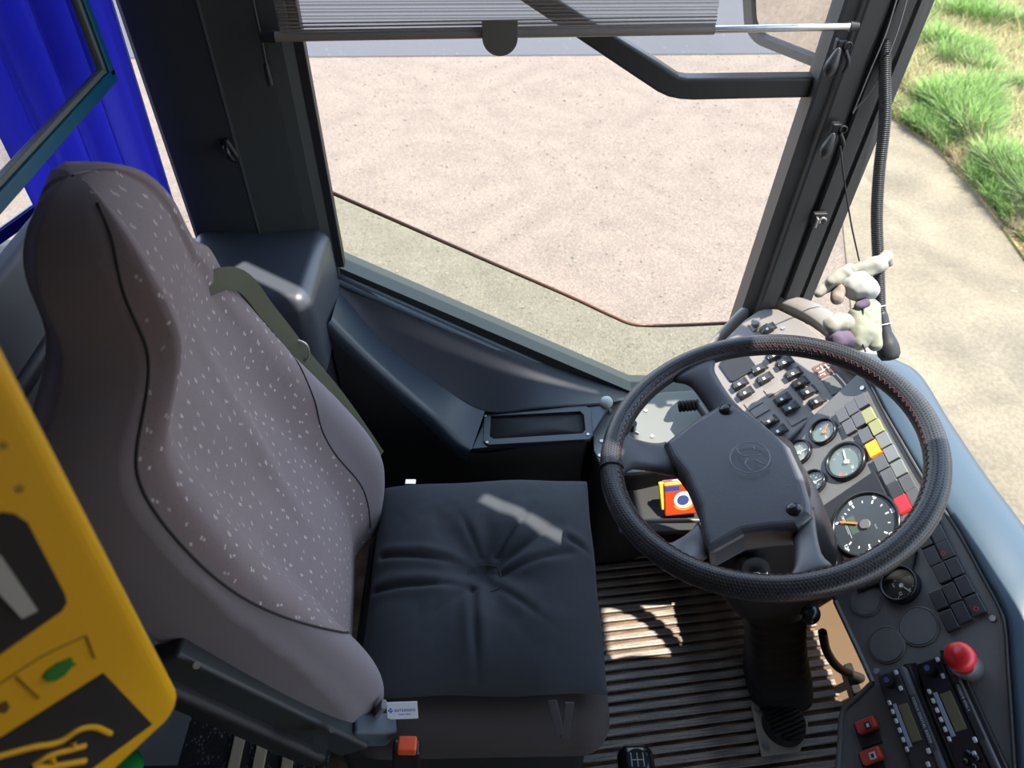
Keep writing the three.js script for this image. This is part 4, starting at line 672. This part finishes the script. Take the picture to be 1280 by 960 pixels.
{ // roller blind pulled part way down the side window
  const zb = -1.25, a = pZ(343, 46, zb), b = pZ(1062, 33, zb), m = pZ(893, 37, zb);
  const g = thing('sun_blind', 'translucent brown pleated roller blind hanging on a metal bar across the side window', 'blind', a.clone());
  const pl = grain(8, 512, (u, v, i, j) => (j % 4 < 2 ? 165 : 60));
  const fm = new THREE.MeshPhysicalMaterial({ color: RGB(0.2, 0.16, 0.13), roughness: 0.9, alphaMap: rep(pl, 1, 1), transparent: true, side: THREE.DoubleSide, transmission: 0.25, thickness: 0 });
  const rows = []; for (let j = 0; j <= 120; j++) { const y = lerp(a.y + 0.004, 1.82, j / 120), zz = zb + 0.0025 * ((j % 2) - 0.5) * (j < 12 ? 1.8 : 0.8); rows.push([V(a.x + 0.012, y, zz), V(m.x, y, zz)]); }
  part('fabric', loft(rows, { closed: false }), fm, g);
  for (let k = 0; k < 4; k++) part('gathered_fold', rod(a.clone().add(V(0.012, 0.004 + k * 0.0055, 0.003)), m.clone().add(V(0, 0.004 + k * 0.0055, 0.003)), 0.002 - k * 0.0003, undefined, 8), mat(0.22, 0.185, 0.155, 0.8), g);
  part('bar', rod(m.clone().add(V(-0.01, 0, 0)), b, 0.0058), M.chrome, g).userData.label = 'bare chrome end of the bar';
  part('bar_sleeve', rod(a, m, 0.0075), mat(0.24, 0.21, 0.18, 0.45), g);
  part('end_cap', rod(a.clone().add(V(-0.02, 0, 0)), a.clone().add(V(0.002, 0, 0)), 0.0085, 0.009), M.black, g);
  part('end_cap', rod(b, b.clone().add(V(0.014, 0, 0)), 0.008, 0.006), M.frame, g);
  const tabS = new THREE.Shape(); tabS.moveTo(-0.028, 0.027); tabS.lineTo(0.028, 0.027); tabS.lineTo(0.028, 0); tabS.absarc(0, 0, 0.028, 0, Math.PI, true); tabS.lineTo(-0.028, 0.027);
  part('pull_tab', extrude(tabS, 0.003, 0.0008).translate(...pZ(625, 47, zb + 0.009).toArray()), mat(0.12, 0.115, 0.09, 0.6), g).userData.label = 'olive half-round pull tab';
  const c0 = thing('blind_wand', 'thin black wand with a rubber tip hanging beside the blind on the rear pillar', 'wand', pZ(337, 104, -1.25));
  part('wire', tube([[312, -20], [320, 20], [327, 52], [333, 82]].map(([x, y]) => pZ(x, y, -1.25)), 0.0022, 30, 8), M.frame, c0);
  part('tip', rod(pZ(332, 80, -1.25), pZ(338, 106, -1.25), 0.004, 0.005), M.black, c0);
  // coat hook on the pillar
  const hk = pZ(287, 186, -1.262), h = thing('coat_hook', 'black plastic coat hook on the rear pillar', 'hook', hk);
  mk('base', new RoundedBoxGeometry(0.02, 0.04, 0.012, 3, 0.005).rotateZ(0.35).translate(0, 0, 0.002), M.black, h); mk('hook', tube([V(-0.006, 0.014, 0.006), V(0.002, 0.01, 0.022), V(0.006, -0.006, 0.022), V(0.01, -0.016, 0.012)], 0.005, 20, 8), M.blackGloss, h);
}
{ // outside mirror seen through the quarter window
  const c = pZ(1008, 14, -1.62), nn = V(-0.75, -0.35, 0.5).normalize(), uu = new THREE.Vector3().crossVectors(V(0, 1, 0), nn).normalize(), f = new Face(c, uu, nn);
  const g = thing('outside_mirror', 'grey outside mirror seen through the quarter window', 'mirror', c.clone());
  const W = 0.34, H = 0.38;
  part('housing', extrude(roundShape(W, H, 0.05), 0.09, 0.018, 5).translate(0, 0.07, -0.09).applyMatrix4(f.m), mat(0.2, 0.21, 0.22, 0.45), g);
  const bez = roundShape(W * 0.99, H * 0.99, 0.05); bez.holes.push(roundShape(W * 0.82, H * 0.85, 0.035));
  part('bezel', extrude(bez, 0.012, 0.003, 3).translate(0, 0.07, -0.004).applyMatrix4(f.m), mat(0.17, 0.175, 0.18, 0.5), g);
  part('mirror_glass', new THREE.ShapeGeometry(roundShape(W * 0.84, H * 0.87, 0.035), 8).translate(0, 0.07, 0.001).applyMatrix4(f.m), mat(0.85, 0.86, 0.86, 0.03, { metalness: 1 }), g);
  part('arm', tube([c.clone().add(V(0.03, 0.12, -0.06)), c.clone().add(V(0.12, 0.3, 0.05)), V(0.7, 1.7, -1.38)], 0.014, 30, 10), M.black, g);
}

// ---------------------------------------------------------------- microphone, plush toy
{
  const D = (x, y, d) => EYE.clone().addScaledVector(ray(x, y), d);
  const pts = [[1116, -60, 1.2], [1108, 20, 1.23], [1106, 90, 1.25], [1106, 150, 1.27], [1099, 215, 1.29], [1096, 270, 1.3], [1098, 330, 1.31], [1100, 390, 1.32]].map((q) => D(...q)), cv = new THREE.CatmullRomCurve3(pts);
  const mic = thing('microphone', 'black gooseneck microphone hanging beside the windscreen', 'microphone', D(1112, 440, 1.32));
  const N = 900, rings = [], fr = cv.computeFrenetFrames(N);
  for (let i = 0; i <= N; i++) { const p = cv.getPointAt(i / N), r = 0.0096 + 0.0008 * Math.sin(i * 1.256); rings.push(Array.from({ length: 12 }, (_, k) => p.clone().addScaledVector(fr.normals[i], Math.cos(k / 12 * 6.2832) * r).addScaledVector(fr.binormals[i], Math.sin(k / 12 * 6.2832) * r))); }
  part('gooseneck', loft(rings), mat(0.02, 0.02, 0.021, 0.4), mic);
  const a = D(1100, 386, 1.32), b = D(1112, 446, 1.325), d = b.clone().sub(a), L = d.length(), q = new THREE.Quaternion().setFromUnitVectors(V(0, 1, 0), d.normalize());
  part('head', new THREE.LatheGeometry([[0, 0], [0.008, 0], [0.0105, 0.012], [0.0115, L * 0.5], [0.0165, L * 0.68], [0.0185, L * 0.78], [0.0185, L * 0.95], [0.014, L * 1.05], [0, L * 1.08]].map((p) => new THREE.Vector2(...p)), 24).applyQuaternion(q).translate(...a.toArray()), mat(0.02, 0.021, 0.021, 0.5), mic);
  for (const [x, y] of [[1099, 383], [1106, 405]]) part('cable_tie', new THREE.TorusGeometry(0.0108, 0.0011, 6, 24).rotateX(Math.PI / 2).applyQuaternion(q).translate(...D(x, y, 1.32).toArray()), M.white, mic);
  // plush toy: soft bodies joined smoothly
  const cap = (x0, y0, x1, y1, r0, r1, dz0 = 0, dz1 = 0) => [D(x0, y0, 1.28 + dz0), D(x1, y1, 1.28 + dz1), r0 * 1.2, (r1 ?? r0) * 1.2];
  const blob = (caps, k = 0.006, res = 56) => {
    const lo = V(9, 9, 9), hi = V(-9, -9, -9); for (const [p, q2, r0, r1] of caps) for (const [w, r] of [[p, r0], [q2, r1]]) { lo.min(w.clone().subScalar(r + 0.012)); hi.max(w.clone().addScalar(r + 0.012)); }
    const c = lo.clone().add(hi).multiplyScalar(0.5), s = Math.max(hi.x - lo.x, hi.y - lo.y, hi.z - lo.z) / 2, mc = new MarchingCubes(res, M.white, false, false, 60000), h = res / 2, w = V(0, 0, 0);
    for (let z = 0; z < res; z++) for (let y = 0; y < res; y++) for (let x = 0; x < res; x++) {
      w.set((x - h) / h, (y - h) / h, (z - h) / h).multiplyScalar(s).add(c); let f = 1;
      for (const [p, q2, r0, r1] of caps) { const e = q2.clone().sub(p), t = clamp(w.clone().sub(p).dot(e) / Math.max(1e-9, e.lengthSq()), 0, 1), dd = w.distanceTo(p.clone().addScaledVector(e, t)) - lerp(r0, r1, t), hh = clamp(0.5 + 0.5 * (f - dd) / k, 0, 1); f = lerp(f, dd, hh) - k * hh * (1 - hh); }
      f += 0.0022 * noise.noise(w.x * 70, w.y * 70, w.z * 70); mc.field[x + y * res + z * res * res] = -f * 100;
    }
    mc.isolation = 0; mc.update(); const g = new THREE.BufferGeometry(), n = mc.count;
    g.setAttribute('position', new THREE.Float32BufferAttribute(mc.positionArray.slice(0, n * 3), 3)); g.setAttribute('normal', new THREE.Float32BufferAttribute(mc.normalArray.slice(0, n * 3), 3));
    return g.scale(s, s, s).translate(c.x, c.y, c.z);
  };
  const toy = thing('plush_toy', 'limp cream plush animal with dark purple feet tied to the microphone neck', 'toy', D(1075, 435, 1.29));
  const cream = mat(0.27, 0.255, 0.21, 0.95), wht = mat(0.29, 0.29, 0.27, 0.95), pinkish = mat(0.27, 0.21, 0.17, 0.95), purple = mat(0.1, 0.075, 0.115, 0.95), greenish = mat(0.26, 0.265, 0.2, 0.95);
  part('head', blob([cap(1070, 358, 1082, 362, 0.0185, 0.018), cap(1060, 352, 1074, 350, 0.012, 0.014)]), wht, toy);
  part('ear', blob([cap(1062, 340, 1046, 350, 0.011, 0.012, 0.01, 0.01), cap(1046, 350, 1024, 366, 0.01, 0.0065, 0.01, 0.01), cap(1056, 344, 1040, 352, 0.011, 0.008)]), cream, toy);
  part('arm', blob([cap(1050, 362, 1047, 372, 0.011, 0.0095, 0.005)]), pinkish, toy);
  part('scarf', blob([cap(1068, 338, 1090, 330, 0.007, 0.009), cap(1090, 330, 1108, 322, 0.009, 0.008, 0, 0.012), cap(1108, 320, 1112, 328, 0.008, 0.006, 0.015, 0.02), cap(1080, 343, 1104, 332, 0.006, 0.007)]), mat(0.27, 0.255, 0.215, 0.95), toy);
  part('body', blob([cap(1082, 382, 1076, 412, 0.013, 0.02), cap(1090, 384, 1090, 400, 0.011, 0.012), cap(1088, 408, 1094, 430, 0.013, 0.010), cap(1070, 392, 1072, 424, 0.010, 0.016)]), greenish, toy);
  part('leg', blob([cap(1050, 402, 1040, 406, 0.013, 0.012, -0.008, -0.012), cap(1058, 404, 1066, 408, 0.013, 0.012)]), cream, toy);
  part('foot', blob([cap(1044, 422, 1060, 424, 0.0125, 0.0135, -0.008, 0)]), purple, toy);
  part('bow', blob([cap(1074, 382, 1082, 379, 0.006, 0.007, -0.012, -0.012)]), purple, toy);
  part('ribbon', tube([[1079, 384], [1078, 405], [1077, 425], [1082, 440]].map(([x, y]) => D(x, y, 1.264)), 0.0014, 30, 6), M.black, toy);
}
// ---------------------------------------------------------------- ticket validator by the aisle
{
  const o = EYE.clone().addScaledVector(ray(236, 884), 0.6), roll = 0.065, vf = new Face(o, V(0.59 * Math.cos(roll), -Math.sin(roll), -0.81 * Math.cos(roll)), V(0.81, 0, 0.59));
  const g = thing('ticket_validator', 'yellow ticket validator with black display and hand symbol beside the seat', 'validator', o.clone());
  const W = 0.22, H = 0.5, yel = phys(0.8, 0.43, 0.0, 0.55);
  part('housing', extrude(roundShape(W, H, 0.022), 0.075, 0.012, 5).translate(-W / 2, H / 2, -0.075).applyMatrix4(vf.m), yel, g).userData.label = 'yellow rounded housing';
  part('back_shell', extrude(roundShape(W * 0.97, H * 0.97, 0.022), 0.05, 0.01, 3).translate(-W / 2, H / 2, -0.122).applyMatrix4(vf.m), mat(0.3, 0.29, 0.25, 0.5), g);
  const flat = (name, pts, m, h, t = 0.0015) => part(name, extrude(new THREE.Shape(vf.poly(pts).map((p) => new THREE.Vector2(...p))), t).translate(0, 0, h).applyMatrix4(vf.m), m, g);
  flat('display_window', [[-60, 690], [2, 640], [18, 642], [33, 652], [80, 742], [82, 752], [76, 762], [-60, 858]], M.rubber, 0).userData.label = 'black display window';
  flat('readout', [[-40, 690], [-2, 692], [44, 760], [24, 770], [-40, 700]], mat(0.4, 0.42, 0.4, 0.5), 0.0016);
  flat('reader_panel', [[129, 841], [189, 904], [110, 962], [0, 1040], [-60, 960]], M.rubber, 0).userData.label = 'black card reader panel';
  const groove = mat(0.3, 0.16, 0.01, 0.6);
  const ln = (pts, r, m, n, h = 0.0012) => part(n, tube(pts.map(([x, y]) => vf.at(x, y, h)), r, 40, 6), m, g);
  ln([[20, 846], [48, 872]], 0.0009, groove, 'button_groove', 0.0002); ln([[108, 795], [118, 822]], 0.0009, groove, 'button_groove', 0.0002); ln([[-5, 858], [50, 822], [108, 794]], 0.0006, groove, 'button_groove', 0.0002);
  flat('symbol', [[53, 846], [58, 838], [70, 829], [82, 824], [88, 821], [90, 827], [95, 829], [88, 833], [80, 843], [68, 850], [57, 851]], mat(0.01, 0.2, 0.02, 0.5), 0.0003, 0.001).userData.label = 'green button symbol';
  flat('symbol', [[-4, 880], [8, 876], [11, 882], [6, 890], [-2, 890]], mat(0.12, 0.06, 0.01, 0.5), 0.0003, 0.001);
  ln([[-5, 946], [40, 934], [74, 927], [98, 912], [117, 909], [138, 917]], 0.0022, yel, 'hand_symbol', 0.0016);
  ln([[40, 958], [60, 945], [88, 937], [106, 932]], 0.0022, yel, 'hand_symbol', 0.0016);
  ln([[92, 926], [90, 934], [82, 938]], 0.002, yel, 'hand_symbol', 0.0016); ln([[40, 960], [70, 957], [106, 951]], 0.0024, yel, 'hand_symbol', 0.0016);
  ln([[62, 944], [66, 954], [52, 966]], 0.002, yel, 'hand_symbol', 0.0016);
  for (const [x, y] of [[24, 610], [4, 556]]) flat('stain', [[x - 7, y], [x, y - 5], [x + 6, y - 1], [x + 4, y + 5], [x - 4, y + 6]], mat(0.35, 0.2, 0.02, 0.6), 0.0001, 0.0004);
  part('pole', rod(V(o.x - 0.145, 0, o.z + 0.05), V(o.x - 0.145, o.y + 0.05, o.z + 0.05), 0.018), mat(0.55, 0.4, 0.03, 0.4), g);
  // grey box under it with a green button
  const bp = pY(190, 958, 0.62), bx = thing('cash_tray', 'blue grey plastic console with a green button under the yellow validator', 'console', V(bp.x - 0.1, 0, bp.z + 0.03));
  mk('body', new RoundedBoxGeometry(0.3, 0.5, 0.16, 4, 0.02).translate(0, 0.25, 0), mat(0.05, 0.062, 0.07, 0.5), bx);
  part('button', new THREE.SphereGeometry(0.028, 24, 14).scale(1, 0.7, 1).translate(...pY(152, 962, 0.51).toArray()), mat(0.01, 0.25, 0.04, 0.4), bx).userData.label = 'green button';
}
// ---------------------------------------------------------------- glazed partition and curtains behind the seat
{
  const X0 = -0.612, c = pX(135, 95, X0), g = thing('glass_partition', 'teal framed glass screen behind the driver seat', 'partition', V(X0, c.y, c.z));
  const teal = mat(0.003, 0.085, 0.16, 0.4), tb = (a, b, w, t, m, n) => part(n, bar(a, b, w, t, V(1, 0, 0)), m, g);
  tb(V(X0, c.y, c.z), V(X0, ROOF, c.z), 0.02, 0.016, teal, 'frame_bar'); tb(V(X0, c.y, c.z - 0.008), V(X0, c.y, c.z + 0.75), 0.02, 0.02, teal, 'frame_bar');
  tb(V(X0, c.y + 0.014, c.z + 0.01), V(X0, c.y + 0.014, c.z + 0.74), 0.012, 0.008, mat(0.12, 0.14, 0.12, 0.5), 'glazing_bead'); tb(V(X0, c.y, c.z + 0.013), V(X0, ROOF, c.z + 0.013), 0.012, 0.008, mat(0.12, 0.14, 0.12, 0.5), 'glazing_bead');
  part('pane', new THREE.PlaneGeometry(0.74, ROOF - c.y).rotateY(Math.PI / 2).translate(X0, (ROOF + c.y) / 2, c.z + 0.37), phys(0.72, 0.76, 0.86, 0.06, { transmission: 1, thickness: 0, ior: 1.5 }), g);
  const blue = phys(0.045, 0.05, 0.7, 0.85, { transmission: 0.34, thickness: 0, side: THREE.DoubleSide, bumpMap: rep(fabricBump, 6, 12), bumpScale: 0.0004 });
  const curtain = (x0, x1, y0, y1, folds, label, drift = 0, top = 1.85) => {
    const rows = []; for (let j = 0; j <= 16; j++) { const y = (x) => lerp(lerp(y0, y1, (x - x0) / (x1 - x0)), top, j / 16); rows.push(Array.from({ length: 101 }, (_, i) => { const t = i / 100, x = lerp(x0, x1 + drift * j / 16, t); return V(x, y(x), -1.24 + 0.027 * Math.sin(t * folds * 6.2832 + 0.7 * Math.sin(t * 9)) + 0.006 * Math.sin(t * folds * 14 + j * 0.12)); })); }
    const gg = thing('curtain', label, 'curtain', V((x0 + x1) / 2, Math.min(y0, y1), -1.235)); part('cloth', loft(rows, { closed: false }), blue, gg); return gg;
  };
  curtain(-0.842, -0.605, 0.62, 0.62, 4, 'pleated blue curtain hanging beside the rear pillar', 0.05);
  curtain(-1.9, -1.0, 0.62, 0.62, 9, 'pleated blue curtain hanging on the far side of the window gap');
  const a = pZ(70, 246, -1.275), b = pZ(0, 296, -1.275), tie = thing('window_ledge', 'blue ledge with a pale strip under the gap in the curtain', 'ledge', b.clone());
  part('rail', bar(a, b.clone().add(b.clone().sub(a).multiplyScalar(0.3)), 0.02, 0.02, V(0, 0, 1)), mat(0.02, 0.025, 0.35, 0.6), tie);
  part('strip', bar(a.clone().add(V(0.0, 0.012, 0)), b.clone().add(V(0, 0.012, 0)), 0.014, 0.006, V(0, 0, 1)), mat(0.3, 0.38, 0.45, 0.5), tie);
  part('lower_strip', bar(a.clone().add(V(0.01, -0.035, 0)), b.clone().add(V(0.02, -0.035, 0)), 0.012, 0.024, V(0, 0, 1)), mat(0.4, 0.42, 0.55, 0.5), tie);
  // low grey screen board behind the seat
  const low = thing('screen_board', 'dark grey blue board behind the driver seat below the glass screen', 'board', V(-0.66, 0, -0.8));
  mk('panel', new RoundedBoxGeometry(0.03, 1.02, 0.48, 3, 0.01).translate(0, 0.51, 0.05), mat(0.16, 0.17, 0.19, 0.6), low); mk('rail', new RoundedBoxGeometry(0.04, 0.03, 0.48, 3, 0.012).translate(0.006, 0.89, 0.05), mat(0.06, 0.06, 0.075, 0.5), low);
}
// ---------------------------------------------------------------- on the floor
{
  const c = pY(968, 908, 0.012), p = thing('foot_switch', 'round ribbed foot switch on a screwed metal plate by the column', 'foot switch', V(c.x, 0.006, c.z));
  const pp = [[938, 878], [990, 872], [1010, 905], [1000, 940], [952, 946]].map(([x, y]) => pY(x, y, 0.01));
  part('plate', extrude(shapeOf(pp.map((q) => [q.x, -q.z])), 0.004, 0.001).rotateX(-Math.PI / 2).translate(0, 0.008, 0), mat(0.3, 0.25, 0.2, 0.45), p);
  const pc = pY(982, 902, 0.03); part('pad', new THREE.CylinderGeometry(0.04, 0.044, 0.02, 36).translate(pc.x, 0.022, pc.z), M.rubber, p);
  for (let k = -4; k <= 4; k++) { const hw = Math.sqrt(0.038 ** 2 - (k * 0.009) ** 2); part('pad_rib', new RoundedBoxGeometry(hw * 2, 0.005, 0.0045, 1, 0.001).rotateY(0.35).translate(pc.x + k * 0.009 * 0.343, 0.034, pc.z + k * 0.009 * 0.94), M.black, p); }
  for (const [x, y] of [[946, 884], [957, 932], [960, 886]]) part('bolt', new THREE.CylinderGeometry(0.0065, 0.007, 0.007, 14).translate(...pY(x, y, 0.015).toArray()), M.steel, p);
  // brake pedal arm and the carpeted kick panel ahead
  const ped = thing('brake_pedal', 'curved black pedal arm under the dashboard', 'pedal', pY(1060, 850, 0.03));
  part('arm', tube([pY(1028, 790, 0.2), pY(1034, 815, 0.14), pY(1050, 836, 0.09), pY(1078, 848, 0.06)], 0.009, 40, 10), M.black, ped);
  part('pad', new RoundedBoxGeometry(0.06, 0.02, 0.08, 3, 0.006).rotateZ(0.6).translate(...pY(1080, 850, 0.05).toArray()), M.rubber, ped);
  const kick = struct('trim_4', new THREE.BoxGeometry(0.02, 0.36, 0.9).rotateZ(-0.55).translate(0.80, 0.14, -0.75), mat(0.34, 0.22, 0.13, 0.8));
  kick.userData.label = 'tan kick panel at the front of the footwell';
  // gear lever
  const gk = EYE.clone().addScaledVector(ray(795, 956), 1.28), lev = thing('gear_lever', 'black gear lever knob with a shift pattern in front of the seat', 'gear lever', V(gk.x, 0, gk.z + 0.02));
  part('stick', rod(V(gk.x, 0, gk.z + 0.02), gk.clone().add(V(0, -0.02, 0)), 0.009), M.black, lev);
  part('boot', new THREE.CylinderGeometry(0.02, 0.06, 0.1, 24).translate(gk.x, 0.05, gk.z + 0.02), M.rubber, lev);
  part('knob', new RoundedBoxGeometry(0.062, 0.045, 0.06, 5, 0.02).translate(...gk.toArray()), M.blackGloss, lev);
  const pat = canvas(128, 128, (x) => { x.fillStyle = '#101214'; x.fillRect(0, 0, 128, 128); x.strokeStyle = '#8d98a4'; x.lineWidth = 6; x.beginPath(); for (const q of [28, 64, 100]) { x.moveTo(q, 24); x.lineTo(q, 104); } x.moveTo(28, 64); x.lineTo(100, 64); x.stroke(); });
  part('shift_plate', new THREE.CircleGeometry(0.018, 28).rotateX(-Math.PI / 2).translate(gk.x, gk.y + 0.0232, gk.z), mat(1, 1, 1, 0.3, { map: pat }), lev);
  // packet in the door pocket
  const D = 1.62, o = EYE.clone().addScaledVector(ray(846, 634), D), pk = thing('snack_packet', 'orange and white printed packet standing in the dark pocket behind the wheel', 'packet', V(o.x, o.y, o.z));
  const pt = canvas(128, 160, (x) => { x.fillStyle = '#b03c18'; x.fillRect(0, 0, 128, 160); x.fillStyle = '#2b3f8a'; x.fillRect(0, 20, 60, 22); x.fillStyle = '#e9e2d6'; x.beginPath(); x.arc(76, 88, 40, 0, 7); x.fill(); x.fillStyle = '#39477a'; x.beginPath(); x.arc(72, 90, 24, 0, 7); x.fill(); x.strokeStyle = '#e98a2a'; x.lineWidth = 8; x.beginPath(); x.arc(76, 88, 46, 0.4, 2.6); x.stroke(); x.fillStyle = '#f2c23a'; x.fillRect(0, 0, 128, 14); });
  part('wrapper', new RoundedBoxGeometry(0.07, 0.075, 0.02, 3, 0.004).rotateX(-0.6).rotateY(0.1).translate(o.x, o.y + 0.036, o.z), mat(1, 1, 1, 0.4, { map: pt }), pk);
  part('folded_flap', new RoundedBoxGeometry(0.012, 0.06, 0.012, 2, 0.003).rotateX(-0.6).rotateZ(0.15).translate(o.x - 0.036, o.y + 0.04, o.z), mat(0.75, 0.5, 0.06, 0.4), pk);
  const sh = thing('pocket_shelf', 'narrow dark shelf holding the packet under the switch plate', 'shelf', V(o.x, o.y - 0.015, o.z));
  mk('board', new RoundedBoxGeometry(0.22, 0.012, 0.14, 2, 0.004).translate(-0.02, 0.006, -0.01), M.rubber, sh); mk('front_rail', rod(V(-0.13, 0.05, 0.06), V(0.09, 0.05, 0.06), 0.005), mat(0.06, 0.06, 0.06, 0.4), sh);
}

renderer.render(scene, camera);
